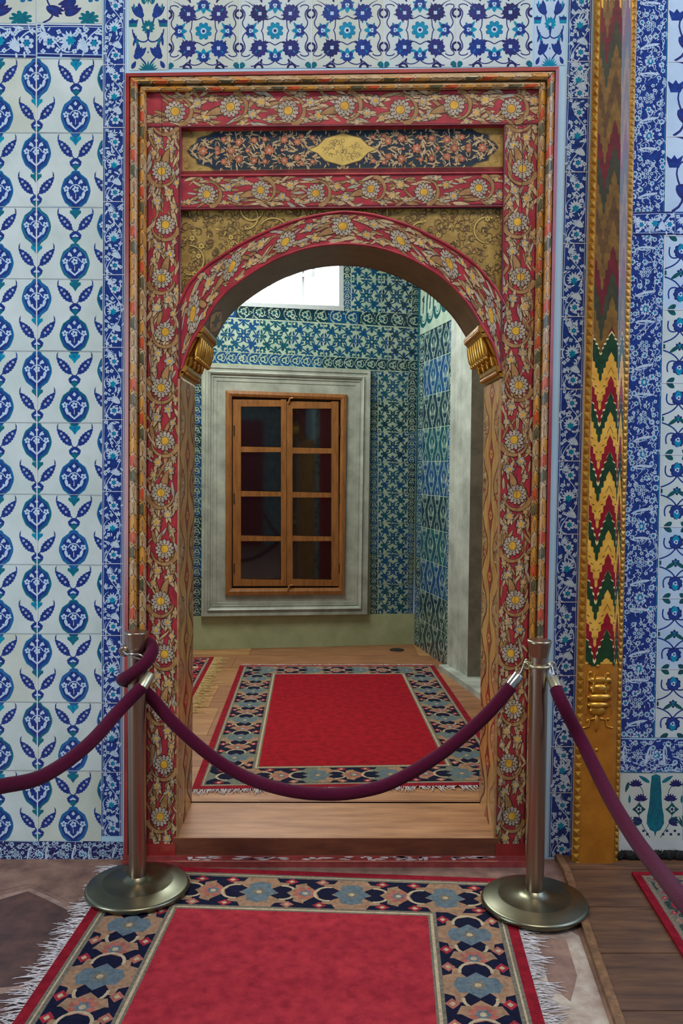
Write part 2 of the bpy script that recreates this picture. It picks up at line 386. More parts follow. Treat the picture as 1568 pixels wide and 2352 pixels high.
def border_art(A, H, rnd, ground='cobalt', horiz=False):
    """cobalt border tile with white blossoms; A wide, H long; unit = tile width"""
    a = Art(); a.rect(0, 0, A, H, ground); wc = 'motif_white'
    e = 0.045
    a.rect(0.0, 0, e, H, rnd.choice(['sea_blue', 'cobalt_pale', 'navy'])); a.rect(A - e, 0, A, H, 'navy'); 
    a.stroke([(0.09, 0), (0.075, H / 2), (0.09, H)], 0.022, wc); a.stroke([(A - .09, 0), (A - .08, H / 2), (A - .09, H)], 0.022, wc)
    def bl(x, y, r, n, cc='turquoise'):
        a.flower(x, y, r, n, wc, None, a=rnd.random()); a.flower(x, y, r * 0.52, 6, ground); a.flower(x, y, r * .42, 5, cc)
    # stems
    a.stroke(bez((0.2, H), (0.1, H * .8), (0.85, H * .75), (0.85, H * .5)) , 0.05, wc, 0.02)
    a.stroke(bez((0.85, H * .5), (0.9, H * .3), (0.2, H * .3), (0.25, 0.05)), 0.045, wc, 0.02)
    def fan(x, y, r, a0, a1, n):
        for i in range(n):
            t = lerp(a0, a1, i / (n - 1)); a.leaf(x, y, r * (0.85 + .15 * math.sin(PI * i / (n - 1))), 0.3, t, wc)
        a.flower(x - .02, y + .02, r * .42, 6, 'turquoise')
    bl(0.56, H * 0.88, 0.23, 6); bl(0.55, H * 0.20, 0.22, 7)
    fan(0.52, H * 0.50 + .03, 0.36, PI * 0.85, PI * 1.95, 9)
    for i in range(5): a.leaf(0.84, H * 0.78, 0.52 - i * .03, 0.24, PI * 1.08 + i * 0.17, wc, curve=0.08)
    for i in range(5): a.leaf(0.22, H * 0.13, 0.38, 0.17, -0.9 + i * 0.28, wc, curve=-0.05)
    for (x, y) in ((0.22, .34), (0.8, .32), (0.18, .64), (0.3, .72), (0.17, .76), (0.8, .58), (0.84, .9), (0.2, .95), (0.84, .1), (0.2,.04), (.45,.33),(.75,.41),(.32,.60)):
        r = rnd.uniform(.075, .10); a.flower(x + rnd.uniform(-.02, .02), y * H, r, 4, wc, ground, .22, a=rnd.random())
    for i in range(44):
        x = rnd.uniform(.12, .88); y = rnd.uniform(.03, .97) * H
        if min(abs(y - H * q) for q in (.2, .5, .88)) < .22 and .26 < x < .8: continue
        a.leaf(x, y, rnd.uniform(.14, .26), .34, rnd.uniform(0, 6.28), wc, curve=rnd.uniform(-.3, .3))
    if H > 2.2:
        a.arc(.5, H * .885, .36, PI * .55, PI * 1.25, .05, wc, .015); a.arc(.5, H * .5, .4, PI * .8, PI * 1.35, .05, wc, .015)
    return a
def transposed(a):
    b = Art(); b.p = [([(y, x) for x, y in P], c) for P, c in a.p]; return b
def dense_art(A, H, rnd, ground='cobalt'):
    a = Art(); a.rect(0, 0, A, H, ground); wc = 'motif_white'; pts = []
    a.rect(A - .04, 0, A, H, 'sea_blue')
    def big(x, y, r):
        pts.append((x, y, r)); a.flower(x, y, r, 9, wc, None); a.flower(x, y, r * .62, 8, ground); a.flower(x, y, r * .5, 6, 'turquoise'); a.dot(x, y, r * .2, wc)
    big(A * .5, 0.02, .17); big(A * .5, H - .02, .17)
    x, y = A * .48, H * .5; pts.append((x, y, .2)); a.dot(x, y, .19, ground)
    for i in range(6):
        t = i * PI / 3; a.flower(x + .12 * math.cos(t), y + .12 * math.sin(t), .055, 5, wc, 'teal', .45)
    a.dot(x, y, .05, wc); a.dot(x, y, .025, 'teal')
    for yy in (.2, .8):      # long saz leaves
        s = 1 if yy < .5 else -1
        a.leaf(A * .18, H * yy - s * .05, .62, .22, s * .12, wc, curve=-.12); a.leaf(A * .28, H * yy - s * .04, .4, .1, s * .12, ground, curve=-.06); a.flower(A * .52, H * yy, .05, 5, wc); a.dot(A * .52, H * yy, .025, 'turquoise')
        pts.append((A * .5, H * yy, .22))
    for i in range(260):
        r = rnd.choice([.1, .09, .075, .06, .045, .035]); x = rnd.uniform(.04, A - .06); y = rnd.uniform(.03, H - .03)
        if any(math.hypot(x - p, y - q) < (r + rr_) * .93 for p, q, rr_ in pts): continue
        pts.append((x, y, r))
        if r > .065: a.flower(x, y, r, rnd.choice([6, 8, 9]), wc, None, a=rnd.random()); a.dot(x, y, r * .48, ground); a.dot(x, y, r * .36, rnd.choice(['turquoise', 'teal']))
        elif r > .05: a.flower(x, y, r, 5, wc, ground, .3)
        else: a.leaf(x - r, y, r * 2.3, .4, rnd.uniform(0, 6), wc, curve=.2)
    for i in range(80): 
        x = rnd.uniform(.05, A); y = rnd.uniform(0, H)
        a.stroke(bez((x, y), (x + .1, y + .02), (x + rnd.uniform(-.1, .1), y + .12), (x + rnd.uniform(-.12, .12), y + .16), 5), .026, wc, .012)
    return a
def tulip_art(rnd, c1='cobalt', c2='teal', ground='tile_white'):
    """tall narrow tile, 0.54 x 1: tulips, carnations, mirror symmetric"""
    A = .54; a = Art(); a.rect(0, 0, A, 1, ground); m = A / 2
    for s in (-1, 1):
        X = lambda v: m + s * v
        a.stroke([(X(u), v) for u, v in bez((.0, 0.44), (.09, .42), (.06, .32), (.1, .28))], .022, c1)
        a.stroke([(X(u), v) for u, v in bez((.0, 0.58), (.03, .66), (.18, .62), (.2, .5))], .02, c1)
        a.stroke([(X(u), v) for u, v in bez((.22, 0.45), (.21, .6), (.14, .62), (.16, .68))], .018, c1)
        a.stroke([(X(u), v) for u, v in bez((.02, .98), (.03, .88), (.1, .86), (.13, .8))], .022, c1)
        for (x, y, an) in ((.10, .29, -PI / 2 + .45), (.16, .84, -PI / 2 - .45)):
            for k, L in ((-.3, .2), (0, .17), (.3, .2)):
                aa = an + k; aa = aa if s > 0 else PI - aa
                a.leaf(X(x), y, L, .42, aa, c1)
            a.dot(X(x), y - .03, .045, c1)
        a.T([(-.05, 0), (.05, 0), (.07, -.09), (.03, -.07), (0, -.1), (-.03, -.07), (-.07, -.09)], c2, X(.22), .42, 1.2)
        a.T([(-.05, 0), (.05, 0), (.055, -.035), (-.055, -.035)], c1, X(.22), .37, 1.2)
        a.leaf(X(.14), .66, .1, .4, -PI / 2 + s * .3, c2); a.leaf(X(.05), .12, .12, .4, -PI / 2 + s * .4, c2); a.leaf(X(.21), .68, .16, .22, -PI / 2 - s * .2, c1, curve=.1)
        a.leaf(X(.23), .98, .12, .5, -PI / 2 - s * .5, c1); a.leaf(X(.2), .2, .1, .3, -PI/2, c2)
    a.flower(m, .42, .095, 11, c2, None, depth=.75); a.leaf(m, .42, .18, .25, PI / 2, c1); a.flower(m, .43, .025, 3, ground)
    a.dot(m, .76, .012, c1)
    for i in range(9): a.leaf(m, 1.02, .15, .2, PI + PI * (i + 1) / 10, c2)
    for i in range(7): a.leaf(m, .02, .1, .2, PI * (i + .5) / 7, c2)
    return a
def lattice_flower_tile(rnd):
    """square 166 unit tile with turquoise rosette and four dark blossoms"""
    a = Art(); a.rect(-83, -83, 83, 83, rnd.choice(['tile_white', 'tile_white', 'tile_white_warm'])); st = 'violet_blue'
    for sx in (-1, 1):
        for sy in (-1, 1):
            f = lambda pts: [(sx * u, sy * v) for u, v in pts]
            a.stroke(f(bez((0, 32), (10, 28), (12, 22), (26, 28))), 2.4, st)
            a.stroke(f(bez((32, 0), (24, 8), (30, 22), (24, 28))), 2.4, st)
            a.stroke(f(bez((62, 0), (76, 8), (78, 18), (72, 26))), 2.6, st)
            a.stroke(f(bez((72, 26), (70, 32), (66, 40), (76, 48), )), 2.8, st); a.stroke(f(bez((76, 48), (84, 58), (62, 60), (58, 52))), 2.4, st)
            a.stroke(f(bez((0, 66), (10, 78), (30, 78), (32, 70))), 2.4, st); a.stroke(f(bez((32, 72), (34, 60), (48, 84), (56, 78))), 2.6, st)
            a.stroke(f(bez((44, 50), (52, 56), (56, 62), (70, 66))), 3.4, st, .8)
            a.arc(sx * 83, sy * 37, 9, 0, 2 * PI, 5, 'navy'); a.arc(sx * 38, sy * 83, 9, 0, 2 * PI, 5, 'navy')
            a.leaf(sx * 26, sy * 28, 12, .5, math.atan2(-sy * .3, -sx), 'navy'); a.leaf(sx * 30, sy * 62, 12, .4, math.atan2(sy, sx * .4), 'navy')
            a.T(rosette(4, .5), 'teal', sx * 83, sy * 83, 17, 0.0)
            c = rnd.choice(['navy', 'violet_blue', 'violet_blue', 'cobalt'])
            a.T(rosette(11, .84, 3), c, sx * 37, sy * 39, 20, rnd.random())
            for k in range(5): a.leaf(sx * 37, sy * 39, 25, .22, k * 1.26 + .4, c)
            a.flower(sx * 35, sy * 38, 5, 4, 'motif_white'); a.stroke([(sx * 42, sy * 44), (sx * 46, sy * 49)], 2.2, 'turquoise')
    for k in range(4):
        t = k * PI / 2; x, y = 56 * math.cos(t), 56 * math.sin(t)
        for s in (-1, 1): a.leaf(x, y, 24, .3, t + s * 2.2, 'turquoise'); a.leaf(x, y, 18, .45, t + s * 1.2, 'sea_blue')
        a.T(rosette(5, .7), 'cobalt', x, y, 14, t); a.leaf(x, y, 18, .6, t + PI, 'turquoise'); a.flower(x, y, 5.5, 3, 'motif_white', 'cobalt', .3, a=t)
    a.T(rosette(8, .72), 'sea_blue', 0, 0, 20); a.T(rosette(8, .7), 'turquoise', 0, 0, 18.5); a.dot(0, 0, 7, 'motif_white'); a.dot(0, 0, 3.6, 'navy')
    return a
def palmette_tile(rnd, g='tile_white_blue'):
    """white tile, upright stems with round dark palmettes and green leaves; 1 x 1, column at x=.33 and half column at right"""
    a = Art(); a.rect(0, 0, 1, 1, g)
    for cx in (.24, 1.1):
        for (cy, s) in ((.22, 1), (.80, -1)):
            for k in (-1, 1):
                a.stroke([(cx + k * u, cy + s * v) for u, v in bez((0, .06), (.1, .12), (.2, .1), (.16, -.06))], .02, 'cobalt')
                a.stroke([(cx + k * u, cy + s * v) for u, v in bez((0, .08), (.05, .16), (.1, .2), (.24, .24))], .02, 'cobalt')
                a.leaf(cx + k * .06, cy - s * .14, .16, .45, -PI / 2 * s + k * .95 * s, 'leaf_green')
                a.leaf(cx + k * .2, cy + s * .26, .13, .4, PI / 2 * s - k * .7 * s, 'leaf_green')
                a.leaf(cx + k * .3, cy + s * .1, .16, .3, PI / 2 * s, 'cobalt')
            a.T(rosette(9, .86, 3), 'navy', cx, cy, .105); a.T(rosette(9, .8, 3), 'cobalt', cx, cy, .09)
            a.leaf(cx, cy + s * .02, .13, .7, -PI / 2 * s, 'turquoise'); a.flower(cx, cy, .035, 3, 'motif_white', 'cobalt', .4)
        a.flower(cx, .51, .06, 6, 'navy', None); a.dot(cx, .51, .03, 'turquoise')
        a.leaf(cx, .5, .18, .3, .6, 'leaf_green'); a.leaf(cx, .5, .18, .3, PI - .6, 'leaf_green')
    for cx in (.67,):
        a.stroke(bez((cx, 0), (cx + .1, .3), (cx - .12, .6), (cx, 1)), .028, 'cobalt'); a.arc(cx, .28, .09, -PI * .5, PI * .6, .03, 'sea_blue'); a.arc(cx, .76, .09, PI * .4, PI * 1.5, .03, 'sea_blue')
        a.leaf(cx, .5, .2, .4, .8, 'cobalt'); a.leaf(cx, .5, .2, .4, 2.3, 'cobalt')
    return a
def bold_tile(rnd, g='tile_white_blue'):
    """upper right tiles with long dark buds"""
    a = Art(); a.rect(0, 0, 1, 1, g)
    a.stroke(bez((.1, 1), (.5, .8), (-.1, .5), (.3, .3)), .035, 'violet_blue', .02); a.stroke(bez((.3, .3), (.5, .1), (.2, 0), (.1, 0)), .03, 'violet_blue')
    for (x, y, t) in ((.5, .26, -2.3), (.15, .66, .6), (.45, .86, -.9), (.6, .52, 2.5)):
        for k in (-.26, 0, .26): a.leaf(x, y, .3, .4, t + k, 'violet_blue')
        a.leaf(x, y, .2, .3, t, 'cobalt')
    a.leaf(.25, .5, .26, .4, -.9, 'sea_blue', curve=.15); a.leaf(.4, .12, .2, .4, .9, 'teal', curve=.2)
    a.flower(.8, .9, .16, 9, 'teal'); a.flower(.85, .4, .18, 9, 'sea_blue')
    a.T([(-.05, 0), (.05, 0), (.09, -.12), (.03, -.08), (0, -.12), (-.03, -.08), (-.09, -.12)], 'cobalt', .12, .42, 1.4)
    return a
# back room arabesque cell, unit 1 x 1
def arabesque(rnd, k=0):
    a = Art(); a.rect(0, 0, 1, 1, 'old_white'); D = rnd.choice(['old_blue', 'old_blue', 'old_green', 'old_dark'])
    E = rnd.choice(['old_blue', 'old_green'])
    for sx in (-1, 1):
        for sy in (-1, 1):
            f = lambda pts: [(.5 + sx * u, .5 + sy * v) for u, v in pts]
            a.stroke(f(bez((0, .5), (.02, .3), (.28, .34), (.26, .16))), .038, D)
            a.stroke(f(bez((.5, 0), (.3, .02), (.34, .28), (.16, .26))), .038, D)
            a.stroke(f(bez((.12, 0), (.3, .06), (.1, .36), (.5, .38))), .032, E)
            a.stroke(f(bez((0, .12), (.06, .3), (.36, .1), (.38, .5))), .032, E)
            a.arc(.5 + sx * .5, .5 + sy * .5, .17, 0, 2 * PI, .036, D)
            for (u0, v0, tt, LL) in ((.42, .06, 1.2, .16), (.06, .42, .4, .16), (.3, .3, .785, .14), (.44, .3, 2.4, .14), (.3, .44, -.8, .14), (.12, .1, .785, .16)): a.leaf(.5 + sx * u0, .5 + sy * v0, LL, .42, math.atan2(sy * math.sin(tt), sx * math.cos(tt)), D if u0 > v0 else E, curve=.15)
            for t in (.2, .785, 1.37): a.leaf(.5 + sx * .22, .5 + sy * .22, .17, .5, math.atan2(sy * math.sin(t), sx * math.cos(t)), D)
            a.flower(.5 + sx * .36, .5 + sy * .22, .055, 5, E); a.flower(.5 + sx * .22, .5 + sy * .36, .055, 5, E)
            a.flower(.5 + sx * .5, .5 + sy * .5, .09, 6, E, 'old_white', .3)
    for q in range(8): a.leaf(.5, .5, .2, .32, q * PI / 4 + PI / 8, D)
    a.flower(.5, .5, .10, 8, E, 'old_white', .35)
    for q in range(4):
        t = q * PI / 2; a.flower(.5 + .5 * math.cos(t), .5 + .5 * math.sin(t), .10, 6, D, 'old_white', .3); a.leaf(.5 + .27 * math.cos(t), .5 + .27 * math.sin(t), .15, .6, t, E)
    return a
def narrow_old(A, H, rnd):
    a = Art(); a.rect(0, 0, A, H, 'old_dark' if rnd.random() < .5 else 'old_blue'); wc = 'old_white'
    n = max(1, round(H / .9))
    for i in range(n):
        y = (i + .5) * H / n
        a.flower(A * .5, y, .24, 7, wc, None); a.dot(A * .5, y, .12, 'old_green')
        for s in (-1, 1):
            a.arc(A * .5, y, .38, s * PI / 2 - .9, s * PI / 2 + .9, .06, wc, .02)
            a.leaf(A * .5 + s * .3, y + .3, .32, .3, -PI / 2 - s * .4, wc); a.leaf(A * .5 - s * .3, y - .3, .3, .3, PI / 2 + s * .5, wc)
    for i in range(int(10 * H)):
        a.leaf(rnd.uniform(.08, A - .1), rnd.uniform(.05, H - .05), .18, .3, rnd.uniform(0, 6.28), wc, curve=.2)
    a.rect(0, 0, .05, H, 'old_white'); a.rect(A - .05, 0, A, H, 'old_white')
    return a
def ogival(rnd):
    a = Art(); D = rnd.choice(['old_dark', 'old_green', 'old_green', 'old_dark', 'old_blue']); a.rect(0, 0, 1, 1, D); wc = 'old_white'
    for ox in (-.25, .25, .75, 1.25):
        for oy in ((0, 1) if round(ox * 4) % 4 in (1,) else (-.5, .5, 1.5)):
            for s in (-1, 1):
                a.stroke([(ox + s * u, oy + v) for u, v in bez((0, -.5), (.06, -.25), (.22, -.2), (.22, 0))], .032, wc)
                a.stroke([(ox + s * u, oy + v) for u, v in bez((.22, 0), (.22, .2), (.06, .25), (0, .5))], .032, wc)
                a.leaf(ox + s * .1, oy + .16, .3, .25, -PI / 2 + s * .25, wc, curve=s * .2); a.leaf(ox + s * .03, oy + .25, .18, .25, PI / 2 - s * .4, wc)
            a.leaf(ox, oy + .14, .3, .42, -PI / 2, wc); a.leaf(ox, oy + .1, .2, .36, -PI / 2, D); a.leaf(ox, oy - .2, .14, .35, -PI / 2, wc)
    return a
# painted red scroll band, unit = band width; L long
def scroll_art(L, rnd, dim=0):
    a = Art(); a.rect(0, 0, L, 1, 'paint_red'); a.rect(0, 0, L, .045, 'paint_maroon'); a.rect(0, .955, L, 1, 'paint_maroon')
    ln = 'paint_line'; be = 'paint_beige'; ta = 'paint_tan'; gr = 'paint_grey'
    for i in range(int(L * 20)):
        x = rnd.uniform(0, L); y = rnd.choice([rnd.uniform(.08, .3), rnd.uniform(.7, .92), rnd.uniform(.1, .9)])
        a.leaf(x, y, rnd.uniform(.28, .58), rnd.uniform(.15, .24), rnd.choice([0, PI]) + rnd.uniform(-.55, .55), rnd.choice([be, be, ta, ta, gr]), curve=rnd.uniform(-.3, .3), line=ln, lw=.07)
    n = max(1, round(L / 1.62)); P = L / n
    for i in range(n):
        x = (i + .5) * P + rnd.uniform(-.05, .05); y = .5 + .06 * (-1) ** i; s = (-1) ** i
        a.arc(x + .05, y, .41, -1.45 * s, 1.45 * s, .04, ta, .15, line=ln, lw=.035)
        if i % 2:   # long leaf springing from blossom
            a.leaf(x, y, .72, .3, PI - .45, ta, curve=.12, line=ln, lw=.07)
        a.flower(x, y, .30, 13, gr, None, line=ln, lw=1.1, depth=.7)
        for k in range(11): a.dot(x + .185 * math.cos(k * 2 * PI / 11), y + .185 * math.sin(k * 2 * PI / 11), .024, ln, 6)
        a.flower(x, y, .125, 9, 'paint_yellow', None, line=ln, lw=1.15, depth=.85)
        for (dx, dy, r) in ((.62, -.16 * s, .15), (.85, .2 * s, .17), (-.52, .3 * s, .11), (.5, .33 * s, .09), (.34, -.4 * s, .1)):
            xx = x + dx * P / 1.55; a.flower(xx, .5 + dy, r, 6, rnd.choice([gr, be]), 'paint_yellow', .42, a=rnd.random(), line=ln, lw=1.18)
            for k in range(3): a.leaf(xx, .5 + dy, r * 1.9, .34, rnd.uniform(-.6, .6) + PI * (k % 2), be, line=ln, lw=.1)
            a.flower(xx, .5 + dy, r * .8, 5, rnd.choice([gr, be]), 'paint_yellow', .42, line=ln, lw=1.14)
    return a
def spandrel_art(rnd, x0, y0, x1, y1):
    a = Art(True); a.rect(x0, y0, x1, y1, 'gold_dull')
    for i in range(460):
        x = rnd.uniform(x0, x1); y = rnd.uniform(y0, y1); r = rnd.uniform(5, 13); t = rnd.uniform(0, 6.28); d = rnd.choice([-1, 1])
        P = [(x + r * (1 - k / 16) * math.cos(t + d * k * .42), y + r * (1 - k / 16) * math.sin(t + d * k * .42)) for k in range(13)]
        a.stroke(P, 1.9, 'gold_line', 1.1)
        if rnd.random() < .5: a.leaf(x, y, r, .35, t + 1, 'gold_light' if rnd.random() < .45 else 'paint_tan', line='gold_line', lw=.12)
    for i in range(14):
        x = rnd.uniform(x0, x1); y = rnd.uniform(y0, y1); r = rnd.uniform(20, 36); t = rnd.uniform(0, 6)
        a.arc(x, y, r, t, t + 3.4, 2.6, 'gold_light', 4.2, line='gold_line', lw=1.6)
    for i in range(22):
        a.flower(rnd.uniform(x0, x1), rnd.uniform(y0, y1), rnd.uniform(5, 8), 6, 'gold_light', 'gold_line', .3, line='gold_line', lw=1.2)
    return a
def panel_art(rnd):
    """cartouche frieze 740 x 92"""
    a = Art(); A, H = 740, 92; a.rect(0, 0, A, H, 'gold_dull'); m = H / 2
    for i in range(190):
        x = rnd.uniform(0, A); y = rnd.uniform(0, H); t = rnd.uniform(0, 6); a.arc(x, y, rnd.uniform(3, 6), t, t + 3.6, 1, 'gold_line', n=6)
    half = [(12, m), (20, m - 14), (30, m - 18), (34, m - 28), (60, m - 34), (72, m - 42), (260, m - 42), (330, m - 30), (372, m - 42), (420, m - 30), (A - 260, m - 42)]
    out = [(12, m), (22, m - 13), (32, m - 18), (36, m - 30), (62, m - 36), (74, m - 44), (A - 74, m - 44), (A - 62, m - 36), (A - 36, m - 30), (A - 32, m - 18), (A - 22, m - 13), (A - 12, m)]
    full = out + [(x, H - y) for x, y in out[1:-1][::-1]]
    a.add([((x - 370) * 1.008 + 370, (y - m) * 1.04 + m) for x, y in full], 'gold_line'); a.add(full, 'paint_navy')
    for i in range(520):
        x = rnd.uniform(22, 370); y = rnd.uniform(5, m + 2)
        if x < 74 and y < m - 30 + (74 - x) * .3: continue
        t = rnd.uniform(0, 6.28); L = rnd.uniform(8, 18); c = rnd.choice(['paint_beige', 'paint_beige', 'paint_tan']); cv = rnd.uniform(-.4, .4)
        if i % 3 == 0 or i < 300 and i % 2:
            for (xx, sx) in ((x, 1), (A - x, -1)):
                for (yy, sy) in ((y, 1), (H - y, -1)): a.T(leafp(.26, cv), c, xx, yy, L, math.atan2(sy * math.sin(t), sx * math.cos(t)))
    for (x, y, r) in ((48, m, 13), (95, 20, 9), (80, m - 4, 8), (130, 26, 11), (112, m, 10), (165, 22, 9), (200, m, 14), (190, 20, 8), (235, 22, 11), (265, 28, 10), (275, 14, 7), (300, 18, 7), (230, m, 5), (150, m, 7)):
        for xx in (x, A - x):
            for yy in (y, H - y): a.flower(xx, yy, r * .82, 7, 'paint_salmon', 'paint_beige', .3, line='paint_line', lw=1.2)
    oval = [(292, m), (312, m - 8), (330, m - 26), (352, m - 32), (370, m - 38), (388, m - 32), (410, m - 26), (428, m - 8), (448, m), (428, m + 8), (410, m + 26), (388, m + 32), (370, m + 38), (352, m + 32), (330, m + 26), (312, m + 8)]
    a.add([((x - 370) * 1.05 + 370, (y - m) * 1.07 + m) for x, y in oval], 'gold_line'); a.add(oval, 'gold_light')
    for i in range(60):
        t = rnd.uniform(0, 6.28); q = rnd.uniform(0, 1) ** .5; a.arc(370 + 50 * q * math.cos(t), m + 24 * q * math.sin(t), rnd.uniform(2.5, 5), t, t + 3.6, 1, 'gold_line', n=6)
    return a
SEQ = ['paint_beige', 'paint_olive', 'paint_orange', 'paint_ochre', 'paint_beige']
def scales_art(L, rnd, u=26.0, off=0):
    """row of overlapping painted scales, width 1 across, lengths in px units; opens along +x"""
    a = Art(); n = int(L / u) + 1; a.rect(0, 0, L, 1, 'paint_beige')
    for i in range(n, -1, -1):
        x = i * u
        P = [(x - u * .2, 0), (x - u * .2, 1), (x + u * .72, 1), (x + u * .8, .84), (x + u * .95, .8), (x + u * 1.0, .66), (x + u * 1.16, .5), (x + u * 1.0, .34), (x + u * .95, .2), (x + u * .8, .16), (x + u * .72, 0)]
        a.add([(p + u * .07, q) for p, q in P], 'paint_line'); a.add(P, 'paint_beige' if rnd.random() < .6 else 'paint_ochre')
        c = SEQ[(i + off) % 5]
        if c == 'paint_beige': a.T([(0, .38), (.4, .3), (.62, .5), (.4, .7), (0, .62)], 'paint_tan', x + u * .3, 0, u, ky=1.0)
        else: a.T([(0, .08), (.55, .08), (.68, .3), (.86, .5), (.68, .7), (.55, .92), (0, .92)], c, x + u * .16, 0, u, ky=1.0)
        a.T([(0, .46), (.2, .46), (.2, .54), (0, .54)], 'paint_line', x + u * .2, 0, u, ky=1.0)
    return a
# ================================================================== FRONT WALL
rnd = random.Random(5)
YB = 0.31           # rear face of the front wall
H_P = 0.045         # height of painted timber face above the tiled wall
def poly_at(px, h=0.0, f=W): return [f(x, y, h) for x, y in px]
XL, XR, ZT = -3.6, 3.6, 3.9
Lx = W(409, 1900).x; Rx = W(1150, 1900).x
mb = MB()
zt = W(786, 545).z
mb.box((XL, 0, 0), (Lx - .06, YB, ZT), 'plaster_blue'); mb.box((Rx + .06, 0, 0), (XR, YB, ZT), 'plaster_blue'); mb.box((Lx - .06, 0, zt + .02), (Rx + .06, YB, ZT), 'plaster_blue')
wall = mb.build('wall_front'); tag(wall, kind='structure'); wall['_o'] = (0, 0, 0)
mi = MB()
mi.box((XL, YB, 0), (Lx - .1, YB + .01, ZT), 'inner_tiles'); mi.box((Rx + .1, YB, 0), (XR, YB + .01, ZT), 'inner_tiles'); mi.box((Lx - .1, YB, zt + .1), (Rx + .1, YB + .01, ZT), 'inner_tiles')
for x in (Lx - .35, Rx + .15): mi.box((x, YB + .01, 0.11), (x + .2, YB + .04, 3.0), 'paint_red')
mi.box((Lx - .35, YB + .01, 2.75), (Rx + .35, YB + .045, 3.0), 'gold_dull')
mi.build('rear_tiling', wall)
# left pomegranate panel
mb = MB()
rows = [-38, 133, 305, 475, 640, 806, 970, 1135, 1297, 1455, 1612, 1770, 1932]
GV = lambda y: lerp(83, 86, y / 1900); RE = lambda y: lerp(236, 231, y / 1900)
for i in range(1, 12):
    y0, y1 = rows[i], rows[i + 1]; k = (y1 - y0) / 166
    for (xa, xb) in ((-120, GV(y0)), (GV(y0), RE(y0) + 2)):
        g = rnd.choice(['tile_white', 'tile_white', 'tile_white_warm', 'tile_white'])
        dy = rnd.uniform(-2, 2); mb.poly(poly_at([(xa, y0 + dy), (xb, y0), (xb, y1), (xa, y1 + dy)], .0006), g)
for i in range(0, 12):
    a = Art()
    y0, y1 = rows[i], rows[i + 1]; s = (y1 - y0) / 166
    for x, off in ((GV(y0), -84), (-3, 0), (174 - i * .6, 0), (257, -84), (-88, -84)):
        st = len(a.p); sprig(a, 0, 0, rnd); medallion(a, 0, 130, rnd)
        yy = y0 + off * s
        if i == 11 and off == 0 and False: continue
        a.p = [([(x + u, yy + v * s) for u, v in P], c) for P, c in a.p]; emit(a, mb, W, (-110, 133, 236, 1932), .001 + .0003 * (i % 2) + .00015 * (off != 0), eps=2.5e-6); a = Art()
    if i == 11:
        for x in (GV(y1), -88, 257):
            st = len(a.p); sprig(a, 0, 0, rnd); a.p = [([(x + u, y1 - 82 * s + v * s * .94) for u, v in P], c) for P, c in a.p]; emit(a, mb, W, (-110, 133, 236, 1932), .0013, eps=2.5e-6); a = Art()
a = Art()
for i in range(1, 13):
    y = rows[i]; a.stroke([(-100, y - 1), (84, y + rnd.uniform(-1, 1)), (240, y + rnd.uniform(0, 3))], 1.6, 'grout_grey')
a.stroke([(GV(130), 130), (GV(1932), 1932)], 2.6, 'grout')
emit(a, mb, W, (-110, 133, 236, 1932), .0019, eps=2.2e-6)
mb.build('medallion_tiles', wall)
# border strips (cobalt)
mb = MB()
def vstrip(fx0, fx1, ys, f=W, flip=0):
    for y0, y1 in zip(ys, ys[1:]):
        q = [(fx0(y0), y0), (fx1(y0), y0), (fx1(y1), y1), (fx0(y1), y1)]; wd = fx1(y0) - fx0(y0); H = (y1 - y0) / wd
        art = border_art(1, H, rnd); tile(mb, f, q, 1, H, art, h0=.0015)
        a2 = Art(); a2.rect(0, 0, 1, .03, 'grout'); a2.rect(0, 0, .02, H, 'grout'); a2.rect(.97, 0, 1, H, 'grout'); tile(mb, f, q, 1, H, a2, h0=.0026)
vstrip(lambda y: RE(y) + 1, lambda y: lerp(289, 279, max(0, y) / 1900), [-20, 147, 292, 462, 630, 797, 963, 1128, 1294, 1459, 1614, 1773, 1920])
mb.build('left_border_tiles', wall)
mb = MB()
for (xa, xb) in ((-90, 82), (84, 234)):
    q = [(xa, 54), (xb, 56), (xb, 133), (xa, 129)]; wd = (xb - xa) / 76
    art = transposed(border_art(1, wd, rnd)); tile(mb, W, q, wd, 1, art, h0=.0015)
    a2 = Art(); a2.rect(0, 0, wd, .03, 'grout'); a2.rect(0, 0, .02, 1, 'grout'); tile(mb, W, q, wd, 1, a2, h0=.0026)
    q = [(xa, -60), (xb, -60), (xb, 54), (xa, 52)]; art = bold_tile(rnd, 'tile_white_warm'); tile(mb, W, q, 1, 1, art, h0=.0015)
for i, xa in enumerate((-120, -20, 90, 190)):
    xb = [-20, 90, 190, 282][i]; q = [(xa, 1932), (xb, 1934), (xb, 1984 if xb < 200 else 1978), (xa, 1998)]; A = (xb - xa) / 56
    tile(mb, W, q, 1.0, A, transposed(Art()), h0=.0015)
    d = dense_art(1, A, rnd, 'navy'); tile(mb, W, q, A, 1, transposed(d), h0=.0015)
mb.build('left_edge_tiles', wall)
